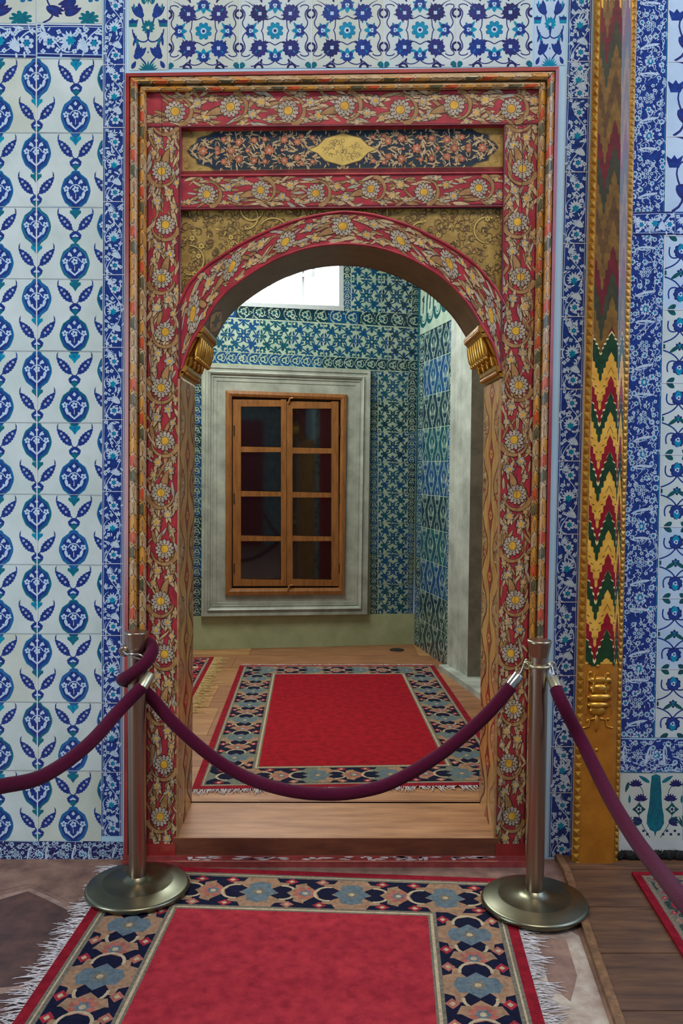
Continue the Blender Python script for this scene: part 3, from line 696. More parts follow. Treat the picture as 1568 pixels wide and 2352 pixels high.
# top row
mb = MB()
xs_ = [385.5, 549, 714, 880.5, 1048, 1222]
for x0, x1 in zip(xs_, xs_[1:]):
    ya = 158 - (x0 - 385) * .006; yb = ya - 1
    q = [(x0, ya - 172), (x1, yb - 172), (x1, yb), (x0, ya)]
    art = lattice_flower_tile(rnd); art.p = [([(u + 83, v + 83) for u, v in P], c) for P, c in art.p]; tile(mb, W, q, 166, 166, art, h0=.0015)
    a2 = Art(); a2.rect(0, 0, 1.6, 166, 'grout'); tile(mb, W, q, 166, 166, a2, h0=.005)
tile(mb, W, [(296, -10), (384, -10), (384, 160), (296, 162)], .54, 1, tulip_art(rnd, 'cobalt', 'teal', 'tile_white_warm'), h0=.0015)
tile(mb, W, [(1227, -16), (1302, -16), (1298, 150), (1225, 152)], .54, 1, tulip_art(rnd, 'cobalt', 'turquoise', 'tile_white_blue'), h0=.0015)
mb.build('rosette_tiles', wall)
# right border strip between portal and gilded post
mb = MB()
RL = lambda y: lerp(1305, 1259, max(0, y) / 1960); RR = lambda y: lerp(1361, 1313, max(0, y) / 1960)
vstrip(RL, RR, [-30, 140, 224, 394, 558, 726, 893, 1058, 1226, 1382, 1551, 1714, 1820, 1968])
mb.build('right_border_tiles', wall)
# far right
mb = MB()
ys = [-20, 140, 312, 486]; FL = lambda y: lerp(1458, 1418, max(0, y) / 1960); FM = lambda y: lerp(1534, 1503, max(0, y) / 1700)
def farrow(y0, y1, kind):
    q = [(FL(y0), y0), (FM(y0), y0), (FM(y1), y1), (FL(y1), y1)]; A = (FM(y0) - FL(y0)); H = (y1 - y0) / A
    tile(mb, W, q, 1, H, dense_art(1, H, rnd), h0=.002)
    q = [(FM(y0) + 1, y0), (FM(y0) + 166, y0), (FM(y1) + 166, y1), (FM(y1) + 1, y1)]
    tile(mb, W, q, 1, 1, bold_tile(rnd) if kind == 0 else palmette_tile(rnd, rnd.choice(['tile_white_blue', 'tile_white'])), h0=.002)
    a2 = Art(); a2.rect(0, 0, 1, .012, 'grout'); a2.rect(0, 0, .012, 1, 'grout'); tile(mb, W, q, 1, 1, a2, h0=.0036)
for y0, y1 in zip(ys, ys[1:]): farrow(y0, y1, 0)
tile(mb, W, [(1453, 488), (1549, 486), (1549, 538), (1453, 540)], 1.85, 1, transposed(border_art(1, 1.85, rnd)), h0=.004)
tile(mb, W, [(1551, 486), (1690, 486), (1690, 540), (1551, 540)], 2.6, 1, transposed(border_art(1, 2.6, rnd)), h0=.004)
ys = [540, 710, 878, 1043, 1209, 1373, 1536, 1694]
for y0, y1 in zip(ys, ys[1:]): farrow(y0, y1, 1)
for (xa, xb) in ((1420, 1507), (1507, 1620), (1620, 1720)):
    q = [(xa, 1697), (xb, 1700), (xb, 1775), (xa, 1772)]; A = (xb - xa) / 74; tile(mb, W, q, A, 1, transposed(dense_art(1, A, rnd)), h0=.004)
a = Art(); a.rect(0, 0, 150, 156, 'tile_white_warm'); cx = 88         # cypress tile
cyp = [(0, 0), (10, 4), (13, 40), (14, 70), (19, 95), (20, 115), (12, 130), (3, 134), (0, 146), (-3, 134), (-12, 130), (-20, 115), (-19, 95), (-14, 70), (-13, 40), (-10, 4)]
a.T(cyp, 'teal', cx, 2)
for i in range(9): a.stroke([(cx + (i - 4) * 2.6, 8 + abs(i - 4) * 4), (cx + (i - 4) * 4.2, 118 - abs(i - 4) * 3)], 1, 'leaf_green')
for s in (-1, 1):
    a.stroke([(cx + s * u, v) for u, v in bez((12, 150), (30, 120), (48, 100), (34, 60))], 1.6, 'leaf_green')
    a.stroke([(cx + s * u, v) for u, v in bez((34, 60), (20, 40), (40, 30), (44, 20))], 1.6, 'leaf_green')
    for (x, y) in ((46, 22), (34, 56)):
        for k in range(7): a.leaf(cx + s * x, y + 8, 17, .38, -PI / 2 + (k - 3) * .42, 'navy')
    a.T([(0, -16), (8, -6), (16, 0), (8, 6), (0, 14), (-8, 6), (-16, 0), (-8, -6)], 'leaf_green', cx + s * 38, 84); a.flower(cx + s * 38, 84, 7, 5, 'tile_white_warm', 'navy', .5)
    for k in range(4): a.leaf(cx + s * 30, 112, 24, .4, (0 if s > 0 else PI) + (k - 1.5) * .3, 'navy' if k % 2 else 'leaf_green')
    for k in range(7): a.leaf(cx + s * 68, 130, 34, .14, -PI / 2 + (k - 3) * .22 * s, 'leaf_green')
    a.leaf(cx + s * 14, 22, 30, .3, -PI / 2 + s * 1.0, 'teal', serr=1); a.leaf(cx + s * 62, 20, 26, .3, PI / 2 - s * .3, 'leaf_green'); a.leaf(cx + s * 60, 70, 20, .3, -PI / 2, 'teal')
    for k in range(5): a.flower(cx + s * (18 + k * 9), 142 - (k % 2) * 8, 3.6, 4, 'navy')
tile(mb, W, [(1418, 1776), (1568, 1776), (1566, 1930), (1416, 1930)], 150, 156, a, h0=.002)
b = Art(); b.p = [([(150 - u, v) for u, v in P], c) for P, c in a.p]; tile(mb, W, [(1569, 1776), (1719, 1776), (1717, 1930), (1567, 1930)], 150, 156, b, h0=.002)
mb.poly(poly_at([(1410, 1930), (1720, 1930), (1720, 2010), (1410, 2010)], .002), 'plaster_white')
mb.build('far_right_tiles', wall)
# ================================================================== PORTAL (door_1)
door = thing('door_1', kind='structure', loc=(0, 0, 0))
PROF = [(0, .0), (0, .05), (.17, .056), (.2, .042), (.24, .058), (.32, .074), (.42, .080), (.52, .074), (.59, .058), (.62, .050), (.66, .060), (.76, .072), (.86, .070), (.94, .058), (1, .045)]
def profh(t):
    for (a0, h0), (a1, h1) in zip(PROF[1:], PROF[2:]):
        if t <= a1: return lerp(h0, h1, (t - a0) / (a1 - a0) if a1 > a0 else 1)
    return PROF[-1][1]
OUT = [(284, 1992), (288, 168), (1284, 153), (1246, 2004)]; INN = [(336, 1985), (338, 213), (1236, 206), (1204, 1990)]
def mould(mb, s, x, t, h, f=W):     # side s, x 0..1 along, t across
    (ax, ay), (bx, by) = OUT[s], OUT[s + 1]; (cx, cy), (dx, dy) = INN[s], INN[s + 1]
    return f(lerp(lerp(ax, cx, t), lerp(bx, dx, t), x), lerp(lerp(ay, cy, t), lerp(by, dy, t), x), h + profh(t))
mb = MB()
for s in range(3):
    for (t0, h0), (t1, h1) in zip(PROF, PROF[1:]):
        c = 'paint_brick' if t1 <= .2 else 'paint_beige'
        (ax, ay), (bx, by) = OUT[s], OUT[s + 1]; (cx, cy), (dx, dy) = INN[s], INN[s + 1]
        P = [(lerp(ax, cx, t0), lerp(ay, cy, t0), h0), (lerp(bx, dx, t0), lerp(by, dy, t0), h0), (lerp(bx, dx, t1), lerp(by, dy, t1), h1), (lerp(ax, cx, t1), lerp(ay, cy, t1), h1)]
        mb.poly([W(*p) for p in P], c)
    L = 1800 if s != 1 else 960
    for (t0, t1, off) in ((.2, .61, 1), (.61, 1.0, 3)):
        a = scales_art(L, rnd, 38 if s == 1 else 35, off)
        if s == 2 : a.p = [([(L - x, y) for x, y in P], c) for P, c in a.p]; 
        emit(a, mb, lambda x, y, h, s=s, t0=t0, t1=t1, L=L: mould(mb, s, x / L, lerp(t0, t1, y), h), (0, 0, L, 1), .0006, 3e-6, slices=sorted({0.0, 1.0} | {(t - t0) / (t1 - t0) for t, _ in PROF if t0 < t < t1}))
    a = Art(); a.rect(0, .985, 1, 1, 'paint_maroon'); a.rect(0, .6, 1, .625, 'paint_line'); emit(a, mb, lambda x, y, h, s=s: mould(mb, s, x, y, h), (0, 0, 1, 1), .003)
mb.build('outer_moulding', door)
# timber core
BZ = {'L': (336, 413), 'R': (1138, 1236)}
EXT = [(419, 668), (467, 614), (492, 599), (550, 561), (612, 531), (660, 512), (711, 497), (785, 485), (850, 491), (899, 504), (950, 522), (999, 547), (1040, 569), (1095, 609), (1152, 680)]
INT = [(413, 900), (418, 852), (424, 828), (433, 798), (448, 774), (466, 752), (492, 700), (521, 668), (552, 645), (588, 620), (640, 592), (700, 571), (745, 563), (790, 560), (840, 563), (900, 577), (950, 597), (1012, 634), (1061, 680), (1085, 712), (1103, 744), (1122, 772), (1136, 798), (1145, 826), (1149, 852), (1150, 900)]
def resample(P, n):
    d = [0]
    for a_, b_ in zip(P, P[1:]): d.append(d[-1] + math.dist(a_, b_))
    out = []
    for i in range(n + 1):
        t = d[-1] * i / n; k = max(j for j in range(len(d) - 1) if d[j] <= t + 1e-9); u = (t - d[k]) / (d[k + 1] - d[k]); out.append((lerp(P[k][0], P[k + 1][0], u), lerp(P[k][1], P[k + 1][1], u)))
    return out
def smooth(P, it=2):
    for _ in range(it): P = [P[0]] + [((a_[0] + 2 * b_[0] + c_[0]) / 4, (a_[1] + 2 * b_[1] + c_[1]) / 4) for a_, b_, c_ in zip(P, P[1:], P[2:])] + [P[-1]]
    return P
IN = smooth(resample(INT, 60)); EX = smooth(resample(EXT, 48))
hp = H_P
# left and right upright boards
def upright(side):
    mb = MB()
    if side == 'L': q = [(338, 213), (415, 290), (413, 1950), (336, 1985)]; xs2 = [(413, 213), (415, 850), (407, 1938)]
    if side == 'L':
        q = [(338, 209), (414, 209), (407, 1938), (336, 1938)]
    else:
        q = [(1158, 203), (1237, 203), (1204, 1938), (1136, 1938)]
    L = (1938 - 209) / 76
    a = scroll_art(L, rnd)
    def g(x, y, h):
        u = y if side == 'L' else 1 - y; v = x / L
        return W(lerp(lerp(q[0][0], q[1][0], u), lerp(q[3][0], q[2][0], u), v), lerp(q[0][1], q[2][1], v), h)
    mb.poly([W(*p, hp) for p in q], 'paint_red'); emit(a, mb, g, (0, 0, L, 1), hp + .0003, 1.2e-6)
    # thin raised fillet by the opening and thin split in the old board
    xe = 1 if side == 'L' else 0
    a2 = Art(); a2.rect(.22, .43, 6, .445, 'paint_line'); a2.rect(6.2, .45, 21, .458, 'paint_maroon')
    emit(a2, mb, g, (0, 0, L, 1), hp + .004)
    e0, e1 = (q[1], q[2]) if side == 'L' else (q[0], q[3])
    mb.tube([W(e0[0], 290, hp + .002), W(lerp(e0[0], e1[0], .37), 850, hp + .002)], .004, 'paint_maroon', 8)
    mb.tube([W(e0[0] + (1 if side == 'L' else -3), 1500, hp + .002), W(e1[0], 1938, hp + .002)] if False else [W(lerp(e0[0], e1[0], .38), 870, hp), W(e1[0], 1936, hp)], .005, 'paint_tan', 8)
    # plinth block
    pq = [(332, 1938), (403, 1938), (403, 1978), (332, 1980)] if side == 'L' else [(1138, 1938), (1206, 1938), (1206, 1980), (1138, 1978)]
    mb.hexa([W(*p, 0) for p in pq], [W(*p, hp + .012) for p in pq], 'paint_brick')
    return mb.build('painted_upright', door)
upright('L'); upright('R')
def band(name, q, hh, seed):
    mb = MB(); A = (q[1][0] - q[0][0]); H = q[3][1] - q[0][1]; L = A / H
    mb.poly([W(*p, hh) for p in q], 'paint_red'); tile(mb, W, q, L, 1, scroll_art(L, random.Random(seed)), h0=hh + .0003, eps=1.2e-6)
    return mb
m_ = band('top_rail', [(338, 211), (1237, 204), (1159, 286), (413, 293)][:0] or [(338, 211), (1237, 204), (1237, 285), (338, 292)], hp + .0025, 11); m_.build('painted_top_rail', door)
m_ = band('mid_rail', [(414, 407), (1159, 400), (1158, 470), (415, 478)], hp - .002, 12); 
for (y, c) in ((404, 'paint_red'), (481, 'paint_maroon')): m_.tube([W(413, y, hp - .003), W(1159, y - 7, hp - .003)], .0055, c, 8)
m_.build('painted_middle_rail', door)
# recessed cartouche panel
mb = MB(); q = [(414, 292), (1159, 286), (1159, 393), (414, 402)]; qi = [(419, 302), (1155, 294), (1155, 383), (419, 393)]
for i in range(4): mb.poly([W(*q[i], hp), W(*q[(i + 1) % 4], hp), W(*qi[(i + 1) % 4], hp - .025), W(*qi[i], hp - .025)], 'paint_red' if i != 2 else 'paint_maroon')
tile(mb, W, qi, 740, 92, panel_art(rnd), h0=hp - .025, eps=1.2e-6)
mb.tube([W(413, 292, hp), W(1159, 286, hp)], .005, 'paint_maroon', 8); mb.build('cartouche_panel', door)
# spandrels
def spandrel(side):
    mb = MB(); hh = hp - .022
    if side == 'L': E = [p for p in EX if p[0] <= 786]; x0, x1 = 415, 786
    else: E = [p for p in EX if p[0] >= 784]; x0, x1 = 784, 1156
    a = spandrel_art(rnd, x0, 480, x1, 680)
    def ey(x):
        for p, q in zip(EX, EX[1:]):
            if p[0] <= x <= q[0]: return lerp(p[1], q[1], (x - p[0]) / (q[0] - p[0]))
        return 676
    xc = [lerp(x0, x1, i / 24) for i in range(25)]
    def cf(P):
        o = []
        for xa_, xb_ in zip(xc, xc[1:]):
            if max(p[0] for p in P) < xa_ or min(p[0] for p in P) > xb_: continue
            C = clipr(P, xa_, 470, xb_, 690)
            if not C: continue
            ea, eb = ey(xa_) + 2, ey(xb_) + 2; sh = lambda x: ea + (eb - ea) * (x - xa_) / (xb_ - xa_)
            if all(y < sh(x) for x, y in C): o.append(C); continue
            C = clip1([(x, y - sh(x)) for x, y in C], 1, 0.0, True)
            if len(C) > 2: o.append([(x, y + sh(x)) for x, y in C])
        return o
    emit(a, mb, W, (x0, 474, x1, 682), hh, 1.0e-6, cf=cf)
    return mb.build('gold_spandrel', door)
spandrel('L'); spandrel('R')
# arch band
mb = MB(); NA = 48
I2 = smooth(resample([p for p in INT if p[1] < 760], NA), 1); E2 = smooth(resample(EXT, NA), 1)
I2[0] = (440, 786); I2 = resample([(417, 850), (433, 798)] + I2[1:-1] + [(1136, 798), (1149, 850)], NA); E2 = resample([(410, 700)] + E2[1:-1] + [(1158, 700)], NA)
L = 900 / 80
def ga(x, y, h):
    t = min(x / L * NA, NA - 1e-6); k = int(t); u = t - k
    a_ = (lerp(E2[k][0], E2[k + 1][0], u), lerp(E2[k][1], E2[k + 1][1], u)); b_ = (lerp(I2[k][0], I2[k + 1][0], u), lerp(I2[k][1], I2[k + 1][1], u))
    return W(lerp(a_[0], b_[0], y), lerp(a_[1], b_[1], y), h)
ah = hp + .0008
mb.grid([[ga(L * i / NA, 0, ah - .0005), ga(L * i / NA, 1, ah - .0005)] for i in range(NA + 1)], 'paint_red', smooth=False)
a = scroll_art(L, random.Random(21)); a.p = [(P, c) for P, c in a.p if min(y for x, y in P) > .01 and max(y for x, y in P) < .985 and min(x for x, y in P) > 0 and max(x for x, y in P) < L]; emit(a, mb, ga, (0, 0, L, 1), ah, 1.5e-6)
mb.tube([ga(L * i / 60, .0, ah) for i in range(61)], .006, 'paint_red', 8); mb.tube([ga(L * i / 60, .985, ah) for i in range(61)], .005, 'paint_red', 8)
# side edge of arch down to spandrel
mb.grid([[ga(L * i / NA, 0, ah), ga(L * i / NA, 0, hp - .022)] for i in range(NA + 1)], 'paint_maroon', smooth=False)
# lower haunches filling between arch foot and uprights
for pts in ([(409, 695), (420, 690), (433, 798), (417, 852), (411, 900)], [(1160, 695), (1150, 690), (1136, 798), (1149, 852), (1152, 900)]):
    mb.poly([W(*p, hp - .0005) for p in pts], 'paint_red')
mb.build('arch_band', door)
# soffit + jamb reveals
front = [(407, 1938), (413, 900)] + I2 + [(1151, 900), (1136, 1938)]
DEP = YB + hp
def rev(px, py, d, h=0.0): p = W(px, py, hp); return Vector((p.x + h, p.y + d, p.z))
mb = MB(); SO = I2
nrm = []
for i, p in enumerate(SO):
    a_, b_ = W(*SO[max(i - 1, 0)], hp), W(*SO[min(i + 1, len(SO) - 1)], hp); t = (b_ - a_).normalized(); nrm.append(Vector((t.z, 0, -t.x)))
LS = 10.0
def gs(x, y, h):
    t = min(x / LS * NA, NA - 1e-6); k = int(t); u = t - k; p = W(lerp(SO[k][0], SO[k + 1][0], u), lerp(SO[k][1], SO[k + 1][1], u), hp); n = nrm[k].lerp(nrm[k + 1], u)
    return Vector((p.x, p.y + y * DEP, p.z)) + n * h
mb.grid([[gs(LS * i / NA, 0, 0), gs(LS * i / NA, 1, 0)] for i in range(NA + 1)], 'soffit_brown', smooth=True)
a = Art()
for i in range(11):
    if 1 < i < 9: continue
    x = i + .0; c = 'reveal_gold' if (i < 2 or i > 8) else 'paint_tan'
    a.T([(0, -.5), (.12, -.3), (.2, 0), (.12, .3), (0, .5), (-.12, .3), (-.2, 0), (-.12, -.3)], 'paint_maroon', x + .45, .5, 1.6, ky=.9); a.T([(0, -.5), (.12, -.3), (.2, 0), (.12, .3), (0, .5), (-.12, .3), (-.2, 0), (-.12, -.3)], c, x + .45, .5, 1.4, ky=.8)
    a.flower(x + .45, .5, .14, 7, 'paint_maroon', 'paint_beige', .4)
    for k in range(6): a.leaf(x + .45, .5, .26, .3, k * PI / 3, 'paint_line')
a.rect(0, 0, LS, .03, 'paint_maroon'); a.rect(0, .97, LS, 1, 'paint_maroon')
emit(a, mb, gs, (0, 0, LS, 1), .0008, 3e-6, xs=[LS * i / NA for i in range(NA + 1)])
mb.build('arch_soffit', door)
def reveal(side):
    mb = MB(); top, bot = ((415, 870), (407, 1936)) if side == 'L' else ((1150, 870), (1136, 1936)); sg = 1 if side == 'L' else -1
    LL = 9.0
    def g(x, y, h):
        v = x / LL; p = W(lerp(top[0], bot[0], v), lerp(top[1], bot[1], v), hp); return Vector((p.x + sg * h, p.y + y * DEP, p.z))
    a = Art(); a.rect(0, 0, LL, 1, 'reveal_gold')
    for i in range(-1, 8):
        x = 1.25 * (i + .5) + .2
        for yc in (.0, 1.0):     # half ogee fields down both edges
            P = [(-.6, 0), (-.38, .12), (-.18, .30), (0, .36), (.18, .30), (.38, .12), (.6, 0), (.38, -.12), (.18, -.3), (0, -.36), (-.18, -.3), (-.38, -.12)]
            a.T(P, 'paint_maroon', x, yc, 1.0); a.T(P, 'paint_tan', x, yc, .9)
            for k in range(26): 
                t = rnd.uniform(0, 6); a.leaf(x + rnd.uniform(-.3, .3), yc + rnd.uniform(-.22, .22), .14, .3, t, rnd.choice(['paint_brick', 'paint_line', 'paint_beige']), curve=.2)
        P = [(-.35, 0), (-.1, .1), (0, .16), (.1, .1), (.35, 0), (.1, -.1), (0, -.16), (-.1, -.1)]
        a.T(P, 'paint_line', x + .62, .5, 1.05); a.T(P, 'paint_brick', x + .62, .5, .95); a.flower(x + .62, .5, .1, 7, 'paint_ochre', 'paint_brick', .4)
        a.stroke([(x - .3, .5), (x + .3, .5)], .02, 'paint_line')
    mb.poly([g(0, 0, 0), g(0, 1, 0), g(LL, 1, 0), g(LL, 0, 0)], 'reveal_gold'); emit(a, mb, g, (0, 0, LL, 1), .0004, 4e-6)
    # body of the jamb behind its faces
    p0, p1 = g(0, 0, -.001), g(LL, 0, -.001); 
    mb.hexa([(p0.x, 0.0, p0.z), (p0.x - sg * .12, 0.0, p0.z), (p1.x - sg * .12, 0.0, ZB), (p1.x, 0.0, ZB)], [(p0.x, YB + .02, p0.z), (p0.x - sg * .12, YB + .02, p0.z), (p1.x - sg * .12, YB + .02, ZB), (p1.x, YB + .02, ZB)], 'reveal_gold')
    return mb.build('jamb_reveal', door)
reveal('L'); reveal('R')
# gilded corbels at the arch feet
def corbel(side):
    mb = MB(); sg = 1 if side == 'L' else -1
    X = (lambda x: x) if side == 'L' else (lambda x: 1567 - x)
    def p3(x, y, d, inn=0.0): p = W(X(x), y, hp); return Vector((p.x + sg * inn, p.y + d, p.z))
    def slab(pts, d0, d1, m):  # pts photo profile
        A_ = [p3(x, y, d0, i) for x, y, i in pts]; B_ = [p3(x, y, d1, i) for x, y, i in pts]; mb.hexa(A_, B_, m)
    e0, e1 = -.004, DEP + .004
    slab([(462, 748, 0), (466, 748, .006), (462, 756, .014), (456, 766, .010), (452, 764, 0)], e0, e1, 'gilt')
    slab([(455, 762, 0), (458, 764, .012), (451, 774, .012), (446, 774, 0)], e0, e1, 'gilt')
    slab([(448, 770, 0), (450, 772, .006), (436, 806, .002), (428, 822, .0), (426, 822, -.004)], 0.004, DEP - .004, 'gilt_ochre')
    slab([(428, 818, 0), (430, 820, .006), (424, 842, .002), (419, 842, 0)], 0.004, DEP - .004, 'gilt')
    slab([(423, 840, 0), (425, 840, .008), (421, 848, .014), (416, 856, .012), (412, 858, 0)], e0, e1, 'gilt')
    slab([(417, 852, 0), (418, 854, .009), (414, 866, .006), (411, 866, 0)], e0, e1, 'gilt')
    n = 7
    for i in range(n):
        d = DEP * (i + .5) / n
        mb.tube([p3(449, 774, d, .017), p3(444, 788, d, .020), p3(439, 808, d, .022), p3(437, 818, d, .022)], [.010, .0145, .0155, .011], 'gilt', 8)
        mb.ball(p3(437, 821, d, .022), .012, 'gilt', 6)
        if i % 2 == 0:
            mb.tube([p3(430, 818, d, .010), p3(426, 838, d, .010)], [.011, .008], 'gilt', 8)
        else: mb.ball(p3(430, 828, d, .014), .009, 'gilt', 6)
    for i in range(16):
        d = DEP * (i + .5) / 16
        mb.ball(p3(458, 760, d, .013), .0085, 'gilt_ochre', 6); mb.ball(p3(418, 857, d, .013), .0085, 'gilt_ochre', 6)
    return mb.build('gilded_corbel', door)
corbel('L'); corbel('R')
# threshold
mb = MB()
yf = W(700, 1938, hp).y
z1 = ZB; 
xa, xb = W(398, 1940, hp).x, W(1142, 1940, hp).x
mb.box((xa, -hp - .01, ZB - .072), (xb, YB + .02, ZB), 'sill_wood')
mb.box((xa + .002, -hp - .008, ZB), (xb - .002, YB + .0, ZB + .002), 'floor_wood')
for k in range(9):
    pass
mb.build('threshold_board', door)
mb = MB(); xc, xd = W(290, 1990).x, W(1214, 1990).x
mb.box((xc, -.062, 0), (xd, 0.05, .04), 'base_red'); mb.box((xc, -.075, 0), (xd, -.062, .022), 'base_red')
r2 = random.Random(3)
for i in range(46):
    x = r2.uniform(xa + .05, xb - .05); s = r2.uniform(.02, .08)
    yy, zz = (-.0625, r2.uniform(.032, .0385)) if i % 3 else (-.0625, r2.uniform(.025, .03))
    mb.poly([(x, yy, zz), (x + s * .5, yy, zz - r2.uniform(.001, .006)), (x + s, yy, zz), (x + s * .7, yy, zz + .003), (x + s * .2, yy, zz + r2.uniform(.001, .004))], 'chip_white')
for i in range(5):
    x = r2.uniform(xa + .05, xb - .1); s = .022; mb.poly([(x, -.0625, .038), (x + s, -.0625, .038), (x + s * .9, -.0625, .026), (x + s * .3, -.0625, .024)], 'chip_white')
mb.box((xa, -.0765, .0225), (xb, -.0625, .0235), 'rug_pink')
mb.build('threshold_base', door)
# ================================================================== GILDED POST (trim_1)
post = thing('trim_1', kind='structure', loc=tuple(W(1368, 2003).to_tuple()[:2]) + (0.0,))
HP = 0.075
def px5(y):        # bead left 0-1, face 1-2, facet 2-3, bead right 3-4
    t = y / 2000
    return (lerp(1364, 1312, t), lerp(1380, 1332, t), (lerp(1429, 1402, t)), lerp(1451, 1410, t), lerp(1463, 1419, t))
KH = [0.055, HP, HP + .003, .062, .05]
def gp(x, y, h):    # x 0..4 across
    c = px5(y); k = min(int(x), 3); u = x - k; return W(lerp(c[k], c[k + 1], u), y, lerp(KH[k], KH[k + 1], u) + h)
YT, YBm = -40, 2003
ysl = list(range(YT, 2003, 40)) + [2003]
mb = MB()
c0 = lambda y, h, k: W(px5(y)[k], y, h)
mb.poly([c0(YT, 0, 0), c0(YT, KH[0], 0), c0(YBm, KH[0], 0), c0(YBm, 0, 0)], 'gilt_ochre'); mb.poly([c0(YT, 0, 4), c0(YT, KH[4], 4), c0(YBm, KH[4], 4), c0(YBm, 0, 4)], 'gilt_ochre')
for k in range(4): mb.grid([[gp(k + u * .99999 / 3, y, 0) for u in range(4)] for y in ysl], 'gilt_ochre', smooth=False)
mb.build('post_body', post)
mb = MB(); a = Art()
def zig(u):      # u 0..1 across face+facet -> offset, stepped dips
    ph = (u * 2.35 + .12) % 1.0; d = abs(ph - .5) * 2         # 0 at dip, 1 at peak
    st = [0, .0, .22, .38, .52, .68, 1.0]; return d
def edge(y, amp):
    P = []; n = 2.35
    for j in range(-1, 4):
        xc = (j + .5 - .12) / n; hw = .5 / n      # dip centre
        for q, v in ((-1, -1), (-.72, -.62), (-.72, -.4), (-.5, -.3), (-.5, .05), (-.28, .1), (-.28, .4), (-.13, .5), (-.13, .85), (0, 1), (.13, .85), (.13, .5), (.28, .4), (.28, .1), (.5, .05), (.5, -.3), (.72, -.4), (.72, -.62)):
            P.append((1 + 2 * (xc + q * hw), y + v * amp))
    return P
ZQ = []
def zband(y0, y1, c, a0, a1):
    T_, B_ = edge(y0, a0), edge(y1, a1)
    for (p, q, r_, t_) in zip(T_, T_[1:], B_, B_[1:]):
        if q[0] - p[0] < 1e-6: continue
        for xa_, xb_ in ((1, 1.5), (1.5, 2), (2, 2.5), (2.5, 2.999)):
            x0_, x1_ = max(p[0], xa_), min(q[0], xb_)
            if x1_ - x0_ < 1e-6: continue
            f = lambda x, A_, C_: lerp(A_[1], C_[1], (x - A_[0]) / (C_[0] - A_[0]))
            ZQ.append(([(x0_, f(x0_, p, q)), (x1_, f(x1_, p, q)), (x1_, min(1530, f(x1_, r_, t_))), (x0_, min(1530, f(x0_, r_, t_)))], c, zband.n))
    zband.n += 1
zband.n = 1
a.rect(1, YT, 3, 1560, 'zig_yellow')
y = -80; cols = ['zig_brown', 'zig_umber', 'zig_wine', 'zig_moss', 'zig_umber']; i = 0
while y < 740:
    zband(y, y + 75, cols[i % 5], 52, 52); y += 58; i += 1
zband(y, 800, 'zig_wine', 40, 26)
zband(786, 800, 'zig_cream', 26, 28); zband(790, 842, 'zig_green', 26, 34); 
for k in range(5):
    y = 915 + 136 * k; am = 40
    zband(y - 32, y - 30, 'zig_brown', am, am); zband(y - 12, y + 30, 'zig_red', am, am)
    zband(y + 22, y + 27, 'zig_cream', am - 4, am); zband(y + 26, y + 66, 'zig_green', am, am - (4 if k < 4 else 26))
for k in (1, 2): mb.grid([[gp(k + u * .99999 / 3, y, .0008) for u in range(4)] for y in list(range(YT, 1500, 40)) + [1525]], 'zig_yellow', smooth=False)
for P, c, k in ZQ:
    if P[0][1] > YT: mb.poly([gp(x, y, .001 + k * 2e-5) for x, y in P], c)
mb.build('zigzag_face', post)
mb = MB()
for side in (0, 3):
    y = YT
    while y < 1995:
        c = px5(y); s = 20 * (1 - .06 * y / 2000) if side == 0 else 15
        xa_, xb_ = side + (.08 if side == 0 else 0), side + (.9 if side == 0 else .98); A0 = gp(xa_, y, .001); B0 = gp(xb_, y, .001); C0 = gp(xb_, y + s, .001); D0 = gp(xa_, y + s, .001); E0 = gp((xa_ + xb_) / 2, y + s * .5, .011)
        for p, q in ((A0, B0), (B0, C0), (C0, D0), (D0, A0)): mb.poly([p, q, E0], 'gilt')
        y += s
mb.build('beaded_edge', post)
mb = MB()    # carved pendant at the foot of the painted face
def cv(x, y, h): return W(x, y, HP + h)
for (y, rx, ry, rz) in ((1562, 30, 10, .016), (1580, 24, 12, .02), (1600, 30, 10, .022), (1618, 27, 9, .02), (1632, 20, 12, .014), (1660, 5, 22, .01)):
    c = cv(lerp(1378, 1368, (y - 1550) / 120), y, 0); mb.ball(c, (rx * .00175, rz, ry * .00175), 'gilt', 10)
for (x, y) in ((1350, 1655), (1395, 1652), (1369, 1722), (1367, 1795), (1372, 1530), (1355, 1545), (1395, 1548)): mb.ball(cv(x, y, 0), (.008, .006, .008), 'gilt', 6)
for s in (-1, 1):
    mb.tube([cv(1372 + s * 6, 1650, .003), cv(1372 + s * 18, 1652, .003), cv(1372 + s * 20, 1668, .003), cv(1372 + s * 34, 1672, .003)], .004, 'gilt', 6)
    mb.tube([cv(1378 + s * 27, 1545, .002), cv(1374 + s * 29, 1640, .002)], .004, 'gilt', 6)
    mb.tube([cv(1378 + s * 12, 1548, .006), cv(1376 + s * 14, 1590, .010)], .007, 'gilt', 6)
mb.build('carved_pendant', post)
# ================================================================== BACK ROOM
mb = MB()
BR2 = random.Random(9)
L0 = lambda x: 697 + (x - 540) * .0563; L1 = lambda x: 728 + (x - 480) * .0541; L2 = lambda x: 805 + (x - 478) * .0477; L3 = lambda x: 834 + (x - 462) * .0422
CR = lambda y: lerp(966, 950, (y - 600) / 880)          # room corner line
wx0, wx1, wy0, wy1 = 420, 786, 470, 700       # high window opening
def Bq(q, c, h=0.0): mb.poly([B(x, y, h) for x, y in q], c)
